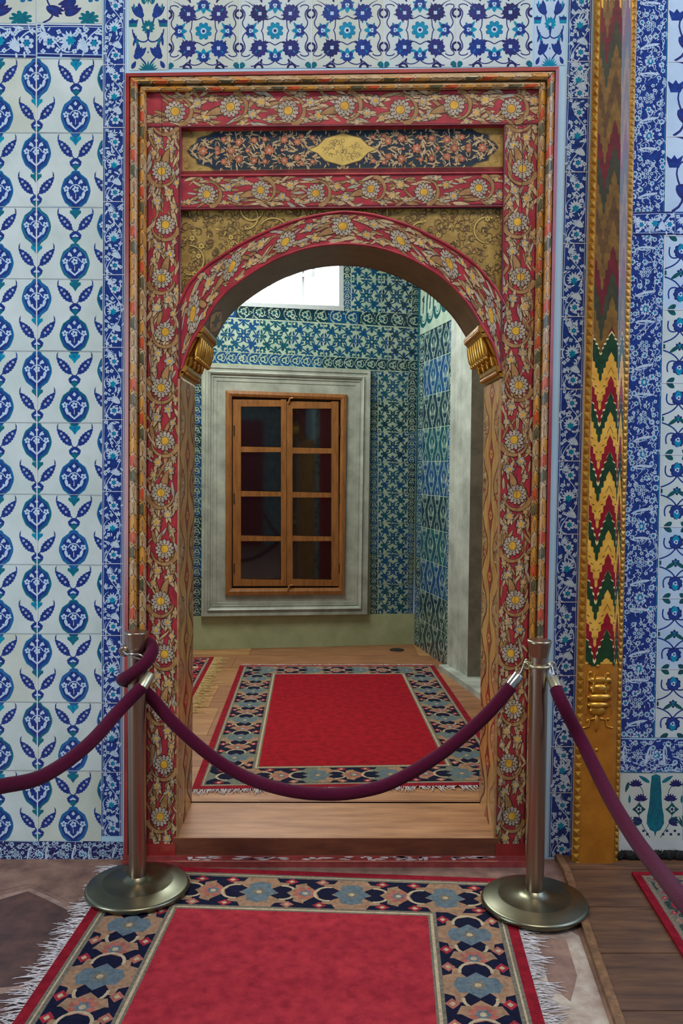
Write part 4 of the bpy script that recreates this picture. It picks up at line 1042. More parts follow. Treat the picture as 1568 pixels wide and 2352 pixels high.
# wall body pieces around the window
zf = 1600
Bq([(-500, 712), (970, 712), (945, 1530), (-500, 1530)], 'plaster_cream'); Bq([(786, 100), (990, 100), (970, 720), (786, 720)], 'plaster_cream'); Bq([(-500, 100), (420, 100), (420, 720), (-500, 720)], 'plaster_cream'); Bq([(420, 100), (786, 100), (786, 470), (420, 470)], 'plaster_cream')
Bq([(420, 700), (786, 708), (786, 716), (420, 716)], 'plaster_cream')
wb = mb.build('wall_back'); tag(wb, kind='structure'); wb['_o'] = (0, 0, 0)
mb = MB()
def cells(xa, xb, n, fa, fb, art_fn):
    for i in range(n):
        x0, x1 = lerp(xa, xb, i / n), lerp(xa, xb, (i + 1) / n); q = [(x0, fa(x0)), (x1, fa(x1)), (x1, fb(x1)), (x0, fb(x0))]; art_fn(q)
def put_arab(q):
    tile(mb, B, q, 1, 1, arabesque(BR2), h0=.002); a2 = Art(); a2.rect(0, 0, 1, .014, 'old_white'); a2.rect(0, 0, .014, 1, 'old_white'); tile(mb, B, q, 1, 1, a2, h0=.0035)
def put_nar_h(q):
    A = (q[1][0] - q[0][0]) / (q[3][1] - q[0][1]); tile(mb, B, q, A, 1, transposed(narrow_old(1, A, BR2)), h0=.002)
def put_nar_v(q):
    H = (q[3][1] - q[0][1]) / (q[1][0] - q[0][0]); tile(mb, B, q, 1, H, narrow_old(1, H, BR2), h0=.002)
cells(375, 964, 8, L1, L2, put_arab); cells(370, 960, 8, L2, L3, put_nar_h); cells(400, 965, 8, L0, L1, put_nar_h)
yr = [lerp(852, 1411, i / 8) for i in range(9)]
for y0, y1 in zip(yr, yr[1:]):
    put_nar_v([(850, y0), (868, y0), (867, y1), (849, y1)]); put_arab([(868, y0), (937, y0 + 1), (935, y1), (867, y1)]); put_nar_v([(937, y0), (CR(y0) - 3, y0), (CR(y1) - 3, y1), (935, y1)])
    put_nar_v([(440, y0 - 18), (464, y0 - 17), (463, y1 - 17), (440, y1 - 18)] if y0 < 1300 else [(440, y0 - 18), (464, y0 - 17), (463, 1414), (440, 1414)])
    put_arab([(372, y0 - 18), (440, y0 - 18), (440, y1 - 18), (372, y1 - 18)])
for (y0, y1) in ((564, 640), (640, 716)):
    put_arab([(806, y0), (876, y0 + 2), (876, y1 + 2), (806, y1)]); put_arab([(876, y0 + 2), (946, y0 + 4), (945, y1 + 4), (876, y1 + 2)])
    put_nar_v([(788, y0), (806, y0), (806, y1), (788, y1)]); put_nar_v([(946, y0), (966, y0), (965, y1 + 4), (945, y1 + 4)])
put_nar_h([(788, 545), (966, 550), (966, 568), (788, 564)])
mb.build('back_wall_tiles', wb)
mb = MB()    # cream skirting
mb.hexa([B(x, y, 0) for x, y in ((380, 1417), (953, 1409), (951, 1480), (380, 1494))], [B(x, y, .012) for x, y in ((380, 1417), (953, 1409), (951, 1481), (380, 1496))], 'plaster_cream')
tag(mb.build('baseboard_back'), kind='structure')
# marble surround and casement window
win = thing('window_1', kind='structure', loc=tuple(B(655, 1416)))
def rings(mb, f, qo, qi, prof, m):
    for (t0, h0), (t1, h1) in zip(prof, prof[1:]):
        mt = m if isinstance(m, str) else (m[1] if t0 in m[2] else m[0])
        for i in range(4):
            j = (i + 1) % 4; L = lambda k, t: (lerp(qo[k][0], qi[k][0], t), lerp(qo[k][1], qi[k][1], t))
            mb.poly([f(*L(i, t0), h0), f(*L(j, t0), h0), f(*L(j, t1), h1), f(*L(i, t1), h1)], mt)
mb = MB()
MO = [(465, 836), (851, 851), (843, 1411), (462, 1416)]; MI = [(518, 898), (797, 907), (790, 1362), (517, 1365)]
rings(mb, B, MO, MI, [(0, 0), (0, .06), (.12, .06), (.14, .05), (.24, .05), (.27, .068), (.34, .06), (.4, .04), (.46, .045), (.48, .036), (.62, .036), (.64, .03), (1, .03), (1, 0)], 'marble')
mb.build('marble_surround', win)
mb = MB(); cq = lambda x, y: (420 + x / 2.178, 780 + y / 2.178)
WO = [cq(215, 253), cq(820, 275), cq(806, 1275), cq(211, 1280)]; WI = [cq(247, 286), cq(788, 304), cq(776, 1240), cq(246, 1243)]
rings(mb, B, WO, WI, [(0, .02), (0, .055), (.5, .06), (.9, .05), (1, .035), (1, .0)], 'sash_wood')
mb.build('casement_frame', win)
def leafs(xl, xr_, dy0, panes, px_, hl):
    """one casement: outer x in crop units; panes list of (y0,y1); px_ pane x range"""
    mb = MB(); ys_ = [e for p in panes for e in p]; top, bot = panes[0][0] - 36, panes[-1][1] + 36
    def bar(x0, y0, x1, y1, h=.045):
        q = [cq(x0, y0), cq(x1, y0 + (x1 - x0) * .02), cq(x1, y1), cq(x0, y1)]; mb.hexa([B(*p, 0.005) for p in q], [B(*p, h) for p in q], 'sash_wood')
    bar(xl, top, px_[0], bot); bar(px_[1], top, xr_, bot)
    ysx = [top] + ys_ + [bot]
    for i in range(0, len(ysx), 2): bar(px_[0], ysx[i], px_[1], ysx[i + 1], .040 if 0 < i < len(ysx) - 2 else .045)
    s = mb.build('casement_leaf', win)
    for (a_, b_) in panes:
        m2 = MB(); q = [cq(px_[0], a_), cq(px_[1], a_), cq(px_[1], b_), cq(px_[0], b_)]; m2.hexa([B(*p, .008) for p in q], [B(*p, .012) for p in q], 'glass_dark'); m2.build('pane', s)
    m3 = MB()
    for yy in (430, 770, 1120):
        x = hl; m3.tube([B(*cq(x, yy), .05), B(*cq(x, yy + 50), .05)], .004, 'iron_dark', 8)
    m3.build('hinge', s)
    return s
leafs(250, 517, 0, [(335, 535), (563, 757), (785, 980), (1008, 1197)], (290, 490), 256)
s2 = leafs(519, 778, 0, [(345, 540), (570, 762), (790, 981), (1008, 1197)], (548, 742), 782)
for (x, y, dx, dy) in ((528, 318, 22, -26), (524, 1258, 26, -30)):
    m3 = MB(); m3.tube([B(*cq(x, y), .056), B(*cq(x + dx * .3, y + dy * .9), .062), B(*cq(x + dx, y + dy), .066)], .008, 'sash_wood', 8); m3.build('turn_latch', win)
m3 = MB(); m3.hexa([B(*p, .002) for p in WI], [B(*p, .004) for p in WI], 'sash_dark'); m3.build('casement_backing', win)
# high bright window
hw = thing('window_2', kind='structure', loc=tuple(B(600, 708)))
mb = MB(); dpt = -.12
def bq2(x0, y0, x1, y1, h0, h1, m): mb.hexa([B(*p, h0) for p in ((x0, y0), (x1, y0), (x1, y1), (x0, y1))], [B(*p, h1) for p in ((x0, y0), (x1, y0), (x1, y1), (x0, y1))], m)
sl = lambda x: 700 + (x - 600) * .05
for (x, ww) in ((620, 5), (696, 5), (545, 5), (470, 5)): bq2(x - ww / 2, 440, x + ww / 2, 706, -.10, -.07, 'frame_grey')
bq2(778, 440, 789, 712, -.12, .004, 'frame_grey')
mb.hexa([B(x, y, -.12) for x, y in ((400, 682), (786, 698), (786, 712), (400, 694))], [B(x, y, .01) for x, y in ((400, 688), (790, 703), (790, 714), (400, 696))], 'frame_grey')
bq2(410, 560, 722, 566, -.10, -.07, 'frame_grey'); bq2(650, 612, 722, 618, -.09, -.05, 'frame_grey'); bq2(716, 612, 723, 636, -.09, -.05, 'frame_grey'); bq2(650, 630, 722, 636, -.09, -.05, 'frame_grey')
mb.build('window_frame', hw)
mb = MB(); mb.poly([B(*p, -.11) for p in ((400, 430), (800, 430), (800, 720), (400, 720))], 'daylight_pane'); mb.build('bright_glass', hw)
# right return wall
mb = MB()
def Rq(q, c, h=0.0): mb.poly([R(x, y, h) for x, y in q], c)
tX = lambda y: lerp(1044, 1030, (y - 650) / 900)
rz = R(1031, 1534); zc = 3.9
far = br; nearp = R(1076, 1534)
def rwp(x_px, z, h=0.0):  # point on right wall above floor point of column
    p = R(x_px, 1534, h); return Vector((p.x, p.y, z))
mb.poly([Vector((far.x, far.y, 0)), Vector((far.x, far.y, 3.9)), rwp(1076, 3.9), rwp(1076, 0)], 'old_green')
wr = mb.build('wall_right'); tag(wr, kind='structure'); wr['_o'] = (0, 0, 0)
mb = MB(); RB = random.Random(4)
yc_l = [769, 837, 914, 987, 1060, 1134, 1207, 1278, 1347, 1414, 1480]; 
def yline(yl):  # slope toward right edge following the true horizontal on that wall
    p = R(CR(yl) + 1, yl); q = R(1000, yl); 
    # find py at x=tX where z equal
    lo, hi = 400, 1800
    for _ in range(40):
        m2 = (lo + hi) / 2
        if R(tX(yl), m2).z > p.z: lo = m2
        else: hi = m2
    return (lo + hi) / 2
yc_r = [yline(y) for y in yc_l]
for i in range(len(yc_l) - 1):
    a0, a1, b0, b1 = yc_l[i], yc_l[i + 1], yc_r[i], yc_r[i + 1]
    xl0, xl1, xr0, xr1 = CR(a0) + 1, CR(a1) + 1, tX(b0), tX(b1)
    f1, f2 = .14, .86
    L = lambda u: [(lerp(xl0, xr0, u), lerp(a0, b0, u)), (lerp(xl1, xr1, u), lerp(a1, b1, u))]
    (A1, D1), (B1, C1), (A2, D2), (B2, C2) = L(0), L(f1), L(f2), L(1)
    tile(mb, R, [A1, B1, C1, D1], 1, 2, narrow_old(1, 2, RB), h0=.002); tile(mb, R, [A2, B2, C2, D2], 1, 2, narrow_old(1, 2, RB), h0=.002)
    og_ = ogival(RB); mt_, mb_ = tuple(lerp(B1[k], A2[k], .5) for k in (0, 1)), tuple(lerp(C1[k], D2[k], .5) for k in (0, 1))
    tile(mb, R, [B1, mt_, mb_, C1], 1, 1, og_, h0=.002); tile(mb, R, [mt_, A2, D2, mb_], 1, 1, og_, h0=.002)

    a2 = Art(); a2.rect(0, 0, 1, .02, 'old_white'); tile(mb, R, [A1, B2, C2, D1], 1, 1, a2, h0=.0035)
# tall script band above
q = [(CR(650) + 1, 655), (1060, 592), (1044, yline(769) - 2), (CR(769) + 1, 766)]
a = Art(); a.rect(0, 0, 2, 1, 'old_white')
for (x, y, r, s, e) in ((.2, .72, .16, -.5, 3.6), (.55, .7, .15, -.4, 3.4), (.95, .66, .17, -.5, 3.5), (1.35, .62, .16, -.4, 3.5), (1.7, .6, .15, -.4, 3.6)):
    a.arc(x, y, r, s, e, .05, 'leaf_green', .11); a.stroke([(x + .16, y), (x + .14, y - .3), (x + .2, y - .55)], .06, 'leaf_green', .09); a.stroke([(x - .05, y - .1), (x - .02, y - .45)], .05, 'old_dark'); a.arc(x, y, r * .45, s, e, .02, 'old_green')
for (x, y) in ((.1, .3), (.45, .25), (.8, .2), (1.2, .2), (1.6, .15)): a.leaf(x, y, .16, .5, .8, 'old_dark')
tile(mb, R, q, 2, 1, a, h0=.003)
tile(mb, R, [(CR(500), 480), (1070, 380), (1060, 592), (CR(650) + 1, 655)], 1, 1, ogival(RB), h0=.002)
tile(mb, R, [(CR(769) + 1, 766), (1044, yc_r[0] - 3), (1044, yc_r[0] + 1), (CR(769) + 1, 770)], 1, 1, (lambda z: (z.rect(0, 0, 1, 1, 'old_white'), z)[1])(Art()), h0=.007)
mb.build('return_wall_tiles', wr)
# marble door jamb on the right wall, reveal beyond
dj = thing('door_2', kind='structure', loc=(rz.x, rz.y, ZB))
mb = MB()
steps = [(0, 0), (0, .035), (.2, .04), (.25, .03), (.5, .03), (.55, .022), (1, .022)]
pa = R(1036, 1534); pb = R(1080, 1534)
dd = (pb - pa); dd.z = 0
for (t0, h0), (t1, h1) in zip(steps, steps[1:]):
    A0 = Vector((pa.x, pa.y, 0)) + dd * t0 + nr * h0; B0 = Vector((pa.x, pa.y, 0)) + dd * t1 + nr * h1
    mb.poly([A0 + Vector((0, 0, ZB)), B0 + Vector((0, 0, ZB)), B0 + Vector((0, 0, 3.9)), A0 + Vector((0, 0, 3.9))], 'marble')
E = Vector((pa.x, pa.y, 0)) + dd + nr * .022
mb.build('marble_jamb', dj)
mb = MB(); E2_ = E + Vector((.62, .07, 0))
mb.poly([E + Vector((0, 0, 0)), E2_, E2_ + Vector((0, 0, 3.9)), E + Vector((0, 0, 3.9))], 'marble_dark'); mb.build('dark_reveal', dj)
mb = MB(); q0 = Vector((pa.x, pa.y, ZB)) - nr * .0 + nr * .10; q1 = q0 + dd.normalized() * 2.2
out = [q0, q1, q1 - nr * .9, q0 - nr * .9]; mb.hexa(out, [p + Vector((0, 0, .04)) for p in out], 'marble'); mb.build('stone_sill', dj)
# room closing walls, ceiling, floors
mb = MB(); mb.box((-2.6, YB, 0), (-2.5, 4.4, 3.9), 'inner_tiles'); tag(mb.build('wall_left'), kind='structure')
mb = MB(); mb.box((-2.6, 0.0, 3.9), (3.6, 5.2, 3.95), 'room_plaster'); tag(mb.build('ceiling'), kind='structure')
mb = MB(); mb.box((2.0, YB, 0), (2.1, 3.2, 3.9), 'room_plaster'); mb.box((1.45, 3.2, 0), (2.1, 3.25, 3.9), 'room_plaster'); tag(mb.build('wall_far_right'), kind='structure')
mb = MB()
yy = YB + .02; i = 0; bounds = [YB + .0]
for ypx in (1838, 1760, 1690, 1625, 1575, 1535, 1505): bounds.append(FB(700, ypx).y)
bounds += [3.9, 4.3]; bounds[0] = YB - .0
bounds[1] = FB(700, 1838).y
mb.poly([(-2.5, YB, ZB - .004), (2.0, YB, ZB - .004), (2.0, 4.6, ZB - .004), (-2.5, 4.6, ZB - .004)], 'seam')
for b0, b1 in zip(bounds, bounds[1:]):
    xj = -2.5
    while xj < 2.0:
        xe = min(2.0, xj + rnd.uniform(1.2, 2.4)); mb.box((xj + .001, b0 + .002, ZB - .02), (xe - .001, b1 - .002, ZB), rnd.choice(['floor_wood', 'floor_wood_b', 'floor_wood_c'])); xj = xe
mb.box((-2.5, YB, 0), (2.0, 4.6, ZB - .021), 'seam')
fl2 = mb.build('floor_back_room'); tag(fl2, kind='structure')
mb = MB(); mb.box((-3.6, -7.1, 0), (3.6, -7.0, 3.9), 'inner_tiles')
for x in (-3.0, -1.7, -.5, .9, 2.2): mb.box((x, -7.0, 0), (x + .14, -6.9, 3.9), 'gilt_ochre'); mb.box((x + .3, -7.0, 0), (x + .8, -6.96, 2.6), 'paint_red')
tag(mb.build('wall_opposite'), kind='structure')
# front floor
mb = MB(); mb.box((-3.6, -7, -.05), (3.6, 0.05, 0), 'floor_stone')
fl = mb.build('floor'); tag(fl, kind='structure')
mb = MB()
def Fq(q, c, h): mb.poly([F0(x, y, h) for x, y in q], c)
Fq([(-400, 2075), (0, 2058), (70, 2040), (120, 2062), (186, 2094), (210, 2120), (140, 2352), (0, 2500), (-400, 2500)], 'floor_joint', .0006)
Fq([(-400, 2085), (0, 2066), (64, 2047), (110, 2068), (170, 2098), (150, 2180), (60, 2262), (0, 2268), (-400, 2290)], 'floor_slab', .0012)
Fq([(-400, 2310), (0, 2283), (60, 2272), (90, 2300), (0, 2600), (-400, 2600)], 'floor_slab', .0012)
Fq([(-400, 2000), (0, 1999), (100, 1996), (240, 1990), (205, 2060), (180, 2084), (120, 2050), (68, 2030), (0, 2046), (-400, 2060)], 'floor_stone', .001)
Fq([(1160, 2120), (1260, 2110), (1330, 2150), (1400, 2352), (1430, 2460), (1230, 2460)], 'floor_pale', .0012)
Fq([(1230, 2150), (1300, 2160), (1325, 2240), (1310, 2300), (1260, 2260)], 'floor_stone', .0018)
mb.build('worn_stone_slabs', fl)
# timber platform on the right
zp = .018; FP = plane((0, 0, zp), (0, 0, 1))
mb = MB(); el = [FP(1312, 2002), FP(1345, 2100), FP(1436, 2352), FP(1530, 2600)]
x_r = 3.2
prev = None; ybs = [0.0, -.13, -.42, -.72, -1.02, -1.4, -1.8]
def xl(y):
    P = sorted(el, key=lambda p: -p.y)
    for a_, b_ in zip(P, P[1:]):
        if y <= a_.y and y >= b_.y: return lerp(a_.x, b_.x, (a_.y - y) / (a_.y - b_.y))
    return P[0].x if y > P[0].y else P[-1].x
for y0, y1 in zip(ybs, ybs[1:]):
    a_ = [(xl(y0), y0 - .002, .001), (x_r, y0 - .002, .001), (x_r, y1 + .002, .001), (xl(y1), y1 + .002, .001)]; mb.hexa(a_, [(x, y, zp) for x, y, z in a_], 'platform_wood')
for y0, y1 in zip(ybs, ybs[1:]):
    a_ = [(xl(y0) - .028, y0, .001), (xl(y0), y0, .001), (xl(y1), y1, .001), (xl(y1) - .028, y1, .001)]; mb.hexa(a_, [(x, y, zp + .004) for x, y, z in a_], 'platform_edge')
tag(mb.build('floor_platform'), kind='structure')
# ================================================================== RUGS
def rug_border_h(L, rnd, P=2.0):
    """border strip length L, width 1, runs along x"""
    a = Art(); a.rect(0, 0, L, 1, 'rug_tan')
    n = max(1, round(L / P)); p = L / n
    if P == 1.7:
        for i in range(n): a.rect(i * p, 0, (i + .5) * p, 1, 'rug_sage')
    for i in range(n):
        x = i * p; cx = x + p * .5
        for s in (-1, 1):   # navy hooked shapes in corners of each cell
            for v, sv in ((.0, 1), (1.0, -1)):
                Y = lambda t: v + sv * t
                pts = [(cx + s * p * .5, 0), (cx + s * p * .16, 0), (cx + s * p * .2, .14), (cx + s * p * .32, .16), (cx + s * p * .28, .34), (cx + s * p * .4, .38), (cx + s * p * .5, .2)]
                a.add([(X, Y(t)) for X, t in pts], 'rug_navy')
                a.T([(-.14, 0), (0, -.12), (.14, 0), (0, .12)], rnd.choice(['rug_rose', 'rug_pink', 'rug_rose']), cx + s * p * .33, Y(.10), .9); a.T([(-.07, 0), (0, -.06), (.07, 0), (0, .06)], 'rug_cream', cx + s * p * .33, Y(.10), .8)
            a.T([(-.17, -.1), (-.05, -.2), (.1, -.18), (.18, -.02), (.12, .16), (-.04, .2), (-.17, .1), (-.05, .02)], 'rug_navy', cx + s * p * .25, .5, 1.15, fx=s); a.arc(cx + s * p * .25, .5, .24, -1.7 if s > 0 else 1.4, 1.7 if s > 0 else 4.9, .05, 'rug_cream')
        for dx, c, c2_ in ((0, 'rug_blue', 'rug_grey'), (.5, 'rug_pink', 'rug_blue')):
            X = cx + dx * p - (p if dx and cx + dx * p > L else 0)
            a.T([(-.34, 0), (-.2, -.16), (-.2, -.3), (0, -.38), (.2, -.3), (.2, -.16), (.34, 0), (.2, .16), (.2, .3), (0, .38), (-.2, .3), (-.2, .16)], c if dx == 0 else 'rug_tan', X, .5, .95); a.T(rosette(8, .7), c, X, .5, .22); a.T(rosette(6, .6), c2_, X, .5, .12); a.dot(X, .5, .05, 'rug_cream')
    return a
def make_rug(name, corners, ff, bw, edge, bdw, label, field, fringe_sides, zt=.010, seed=1, fr_mat='fringe_white', fl_=.05, wavy=0.0, sp=2.0, remap=None):
    """corners TL TR BR BL as 3D ; bw outer band, edge guard, bdw border in metres; sides 0 top 1 right 2 bottom 3 left"""
    rnd = random.Random(seed); c = [Vector(p) for p in corners]; org = (c[0] + c[1] + c[2] + c[3]) / 4; org.z = c[0].z
    root = thing(name, label, 'rug', loc=tuple(org))
    Wd = ((c[1] - c[0]).length + (c[2] - c[3]).length) / 2; Hd = ((c[3] - c[0]).length + (c[2] - c[1]).length) / 2
    def P(x, y, h=0.0):
        u, v = x / Wd, y / Hd; p = c[0].lerp(c[1], u).lerp(c[3].lerp(c[2], u), v); return Vector((p.x, p.y, p.z + zt + h + wavy * math.sin(x * 9 + y * 3) * math.sin(y * 7)))
    mb = MB(); q = [P(0, 0), P(Wd, 0), P(Wd, Hd), P(0, Hd)]
    bot = [Vector((p.x, p.y, c[0].z + .0012)) for p in q]
    for i in range(4): mb.poly([bot[i], bot[(i + 1) % 4], q[(i + 1) % 4], q[i]], 'rug_edge')
    nx, ny = 14, 14
    a = Art(); a.rect(0, 0, Wd, Hd, 'rug_edge'); a.rect(bw, bw, Wd - bw, Hd - bw, 'rug_grey'); e2 = bw + edge * .35
    a.rect(e2, e2, Wd - e2, Hd - e2, 'rug_cream'); e2 = bw + edge * .55; a.rect(e2, e2, Wd - e2, Hd - e2, 'rug_grey'); e3 = bw + edge; a.rect(e3, e3, Wd - e3, Hd - e3, 'rug_tan')
    k = e3 + bdw
    LH = (Wd - 2 * e3) / bdw; LV = (Hd - 2 * e3) / bdw
    bh = rug_border_h(LH, rnd, sp); bv = rug_border_h(LV - 2, rnd, sp)
    for (art, fn) in ((bv, lambda x, y: (e3 + y * bdw, e3 + (x + 1) * bdw)), (bv, lambda x, y: (Wd - e3 - y * bdw, e3 + (x + 1) * bdw)), (bh, lambda x, y: (e3 + x * bdw, e3 + y * bdw)), (bh, lambda x, y: (e3 + x * bdw, Hd - e3 - y * bdw))):
        Lm = LH if art is bh else LV - 2
        for pts, cc in art.p:
            pc = clipr(pts, 0, 0, Lm, 1)
            if pc: a.add([fn(x, y) for x, y in pc], cc)
    for (s0, cc) in ((0, 'rug_grey'), (.012, 'rug_cream'), (.022, 'rug_grey'), (.03, field)): a.rect(k + s0, k + s0, Wd - k - s0, Hd - k - s0, cc)
    if remap: a.p = [(q_, remap.get(cc, cc)) for q_, cc in a.p]
    emit(a, mb, P, (0, 0, Wd, Hd), 0.0, 1.5e-6)
    mb.build('woven_field', root)
    for sd in fringe_sides:
        m2 = MB(); Ls = Wd if sd in (0, 2) else Hd; n = int(Ls / .0045)
        for i in range(n):
            t = Ls * (i + .5) / n; l = fl_ * rnd.uniform(.5, 1.1) * (1 + .25 * math.sin(i * .21)); j = rnd.uniform(-.03, .03)
            if sd == 0: A_, B_ = P(t, .004), P(t + j, -l)
            elif sd == 2: A_, B_ = P(t, Hd - .004), P(t + j, Hd + l)
            elif sd == 3: A_, B_ = P(.004, t), P(-l, t + j)
            else: A_, B_ = P(Wd - .004, t), P(Wd + l, t + j)
            A_.z = c[0].z + .008; M_ = (A_ + B_) / 2 + Vector((rnd.uniform(-.006, .006), rnd.uniform(-.006, .006), 0)); M_.z = c[0].z + .006 + rnd.uniform(0, .004); B_.z = c[0].z + .003 + rnd.uniform(0, .003)
            m2.tube([A_, M_, B_], [.0014, .0018, .0009], fr_mat, 4, caps=False)
        o = m2.build('fringe', root); o['kind'] = 'stuff'
    return root
fx = lambda x, y: F0(x, y)
make_rug('carpet', [fx(275, 1992), fx(1158, 2024), fx(1346, 2700), fx(-202, 2700)], None, .036, .03, .215, 'large red carpet with navy and tan floral border in front of the doorway', 'rug_red', (3, 1), seed=2, fl_=.075, sp=1.63)
make_rug('carpet', [FB(551, 1531), FB(996, 1531), FB(1186, 1806), FB(440, 1817)], None, .035, .02, .20, 'red carpet with patterned border on wooden floor beyond the doorway', 'rug_red_deep', (0, 2), seed=3, fl_=.05, sp=1.7)
# straw fringed rug, left edge of back room
c_ = [FB(300, 1512), FB(492, 1512), FB(424, 1640), FB(200, 1640)]
make_rug('small_rug', c_, None, .03, .02, .16, 'patterned rug corner with long straw fringe beside left jamb', 'rug_rose', (1,), seed=5, fr_mat='fringe_straw', fl_=.10, sp=1.6, remap={'rug_blue': 'rug_cream', 'rug_tan': 'rug_rose'})
c_ = [FP(1450, 2008), FP(1700, 2008), FP(2050, 2400), FP(1690, 2400)]
make_rug('runner_rug', c_, None, .03, .02, .13, 'dark red and green runner rug on timber platform, lower right corner', 'rug_green', (), seed=6, sp=1.2, remap={'rug_blue': 'rug_rose', 'rug_tan': 'rug_green', 'rug_pink': 'rug_tan', 'rug_navy': 'rug_grey', 'rug_cream': 'rug_tan'})
# black fuzzy roll at wall foot
mb = MB(); r3 = random.Random(8); P_ = []; rad = []
for i in range(26):
    t = i / 25; p = FP(lerp(1432, 1600, t), 2003); P_.append(Vector((p.x, -.035 + r3.uniform(-.006, .006), zp + .016))); rad.append(.016 + r3.uniform(-.003, .005) * (1 if 0 < i < 25 else 0))
mb.tube(P_, rad, 'black_fuzz', 12)
for i in range(260):
    t = r3.random(); k = int(t * 24); p = P_[k].lerp(P_[k + 1], t * 24 - k); d = Vector((r3.uniform(-.6, .6), -abs(r3.gauss(0, 1)), abs(r3.gauss(0, 1)) * .8)).normalized(); p = p + d * .013; q_ = p + d * .012; q_.z = max(q_.z, zp + .002); mb.tube([p, q_], [.002, .0008], 'black_fuzz', 4)
ob = mb.build('cloth_roll', org=(P_[12].x, P_[12].y, zp)); tag(ob, 'black fuzzy rolled cloth at foot of right wall beside gilded post', 'cloth')
# small iron floor vent
p = FB(911, 1493); mb = MB(); mb.lathe((p.x, p.y, ZB), [(.055, 0.0005), (.06, .003), (.052, .006), (.03, .007)], 'iron_dark', 24)
ob = mb.build('floor_cap', org=(p.x, p.y, ZB)); tag(ob, 'small round dark cap on wooden floor near far corner', 'floor cap')
# ================================================================== STANCHIONS AND ROPES
def stanchion(x, y, z0, htop, label, ring_z, ring=True):
    root = thing('stanchion', label, 'stanchion', loc=(x, y, z0), group='rope barrier stanchions')
    mb = MB(); mb.lathe((x, y, z0), [(.186, 0), (.192, .006), (.193, .014), (.188, .021), (.182, .0225), (.172, .0255), (.134, .0368), (.131, .0372), (.129, .0372), (.120, .0375), (.060, .0395), (.042, .050), (.034, .058)], 'steel_base', 72); b = mb.build('base', root)
    mb = MB(); mb.lathe((x, y, z0), [(.0325, .045), (.0325, htop - .05)], 'steel', 40); mb.build('post', root)
    mb = MB(); h = htop
    if ring: prof = [(.031, h - .065), (.034, h - .055), (.042, h - .012), (.044, h - .006), (.042, h), (.036, h + .001)]
    else: prof = [(.024, h - .115), (.029, h - .10), (.038, h - .05), (.039, h - .035), (.0395, h - .032), (.043, h - .008), (.044, h - .003), (.041, h), (.034, h + .001)]
    mb.lathe((x, y, z0), prof, 'steel', 40); mb.build('cap', root)
    if ring:
        mb = MB(); mb.tube([(x + .040 * math.cos(t), y + .040 * math.sin(t), z0 + ring_z + .002 * math.sin(t)) for t in [2 * PI * k / 40 for k in range(41)]], .0055, 'brass_pale', 8, caps=False)
        for s in (-1, 1): mb.tube([(x + s * .044 + .013 * math.cos(t) * 1, y - .01, z0 + ring_z + .012 * math.sin(t)) for t in [2 * PI * k / 16 for k in range(17)]], .0035, 'brass_pale', 6, caps=False)
        mb.build('hook_ring', root)
    return root
pl = F0(313, 2052); pr = F0(1224, 2086)
zl = .0; rz0 = .0145
yl_, yr_ = pl.y, pr.y
xl_ = yp(315, 1800, yl_).x; xr_ = yp(1232, 1800, yr_).x
hl = yp(317, 1450, yl_).z - rz0; hr = yp(1237, 1470, yr_).z - rz0
stanchion(xl_, yl_, rz0, hl, 'brushed steel stanchion with velvet rope wrapped around its top', .0, False)
ringz = yp(1234, 1527, yr_).z - rz0
stanchion(xr_, yr_, rz0, hr, 'brushed steel stanchion with pale hook ring, between doorway and blue tiles', ringz, True)
def spl(P, n=6):
    out = []
    for i in range(len(P) - 1):
        p0, p1, p2, p3 = P[max(i - 1, 0)], P[i], P[i + 1], P[min(i + 2, len(P) - 1)]
        for k in range(n):
            t = k / n; out.append(.5 * ((2 * p1) + (p2 - p0) * t + (2 * p0 - 5 * p1 + 4 * p2 - p3) * t * t + (3 * p1 - p0 - 3 * p2 + p3) * t ** 3))
    return out + [P[-1]]
RR_ = .0235
def rope(label, pts, ferr, hook=None):
    P = [yp(x, y, d) for x, y, d in pts]; S = spl(P); low = min(S, key=lambda p: p.z)
    root = thing('barrier_rope', label, 'rope', loc=tuple(S[len(S) // 2]), group='velvet barrier ropes')
    mb = MB(); mb.tube(S, RR_, 'velvet', 16); mb.build('velvet_cord', root)
    for f in ferr:
        A_ = yp(*f[0]); B_ = yp(*f[1]); d = (B_ - A_); mb = MB()
        mb.tube([A_, A_ + d * .03, A_ + d * .06, A_ + d * .94, B_], [.020, .0215, .0205, .0205, .015], f[2], 20); fo = mb.build('end_ferrule', root)
        if len(f) > 3:
            m2 = MB(); H = [yp(*q) for q in f[3]]; m2.tube(spl(H, 4), .0042, 'chrome', 8); m2.build('snap_hook', fo)
    return root
yl2 = yl_ - .055
rope('velvet rope running from left stanchion out past the medallion tiles',
     [(-160, 1822, -1.15), (-60, 1816, -1.0), (0, 1806, -.90), (100, 1782, -.74), (200, 1712, -.56), (275, 1630, -.40), (328, 1576, yl_ - .075)],
     [((326, 1578, yl_ - .075), (346, 1545, yl_ - .05), 'brass_pale')])
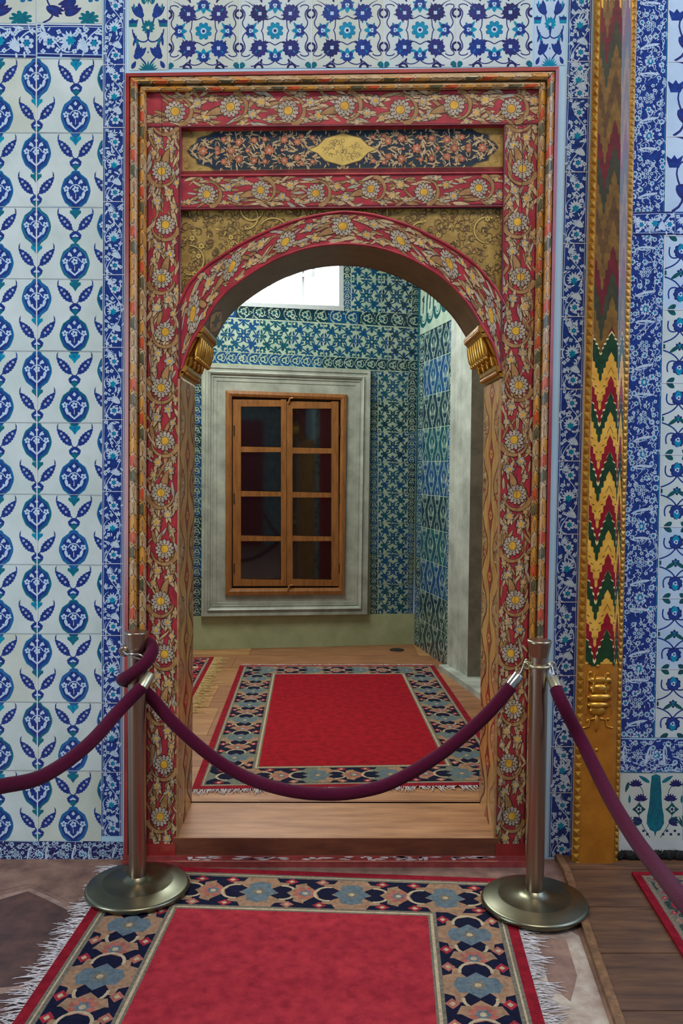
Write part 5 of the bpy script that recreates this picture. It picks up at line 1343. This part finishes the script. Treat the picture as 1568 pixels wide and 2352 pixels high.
rope('velvet rope hanging across the doorway between both stanchions',
     [(1174, 1575, yr_), (1130, 1628, yr_), (1080, 1676, yr_ + .01), (1000, 1740, yr_ + .015), (900, 1797, yr_ + .02), (820, 1819, yr_ + .025), (740, 1824, yr_ + .03), (650, 1813, yr_ + .04), (560, 1783, yl_), (480, 1733, yl_ + .01), (400, 1662, yl_ + .03), (345, 1600, yl_ + .05), (310, 1572, yl_ + .062), (283, 1562, yl_ + .02), (286, 1558, yl_ - .035), (310, 1543, yl_ - .062), (336, 1520, yl_ - .055), (350, 1494, yl_ - .01), (342, 1478, yl_ + .04), (318, 1476, yl_ + .066), (296, 1486, yl_ + .045)],
     [((1172, 1577, yr_), (1194, 1548, yr_), 'chrome', [(1193, 1550, yr_), (1198, 1540, yr_), (1205, 1520, yr_ - .003), (1209, 1516, yr_ - .004), (1203, 1536, yr_), (1196, 1546, yr_)]),
      ((299, 1484, yl_ + .046), (283, 1497, yl_ - .012), 'steel', [(284, 1496, yl_ - .015), (292, 1503, yl_ - .035), (303, 1502, yl_ - .05), (320, 1504, yl_ - .056), (330, 1510, yl_ - .056), (322, 1514, yl_ - .056), (302, 1508, yl_ - .05)])])
rope('velvet rope running from right stanchion past the gilded post',
     [(1277, 1583, yr_ - .05), (1292, 1618, yr_ - .09), (1340, 1712, -.50), (1400, 1832, -.74), (1460, 1930, -.98), (1520, 2008, -1.22), (1580, 2082, -1.5), (1680, 2180, -1.8), (1800, 2230, -2.05), (1960, 2250, -2.3)],
     [((1279, 1584, yr_ - .05), (1267, 1554, yr_ - .03), 'brass_pale', [(1268, 1556, yr_ - .03), (1262, 1540, yr_ - .02), (1260, 1524, yr_ - .01), (1266, 1532, yr_ - .015), (1271, 1550, yr_ - .03)])])
# daylight from the high window, then an added ceiling fill
wc_ = B(560, 560, .02)
l = area('high_window_daylight', tuple(wc_), tuple(wc_ + nb * 1.2 + Vector((0, 0, -1.6))), 1.0, .5, 42, (0.86, 0.95, 1.0))
area('back_room_fill_light', (-0.9, 1.9, 3.7), (0.0, 2.6, .4), 1.4, 0.8, 46, (0.95, 1.0, 0.9))  # fill light added under the back room ceiling, stands for no real source
for o in bpy.data.objects:
    if '_o' in o: del o['_o']
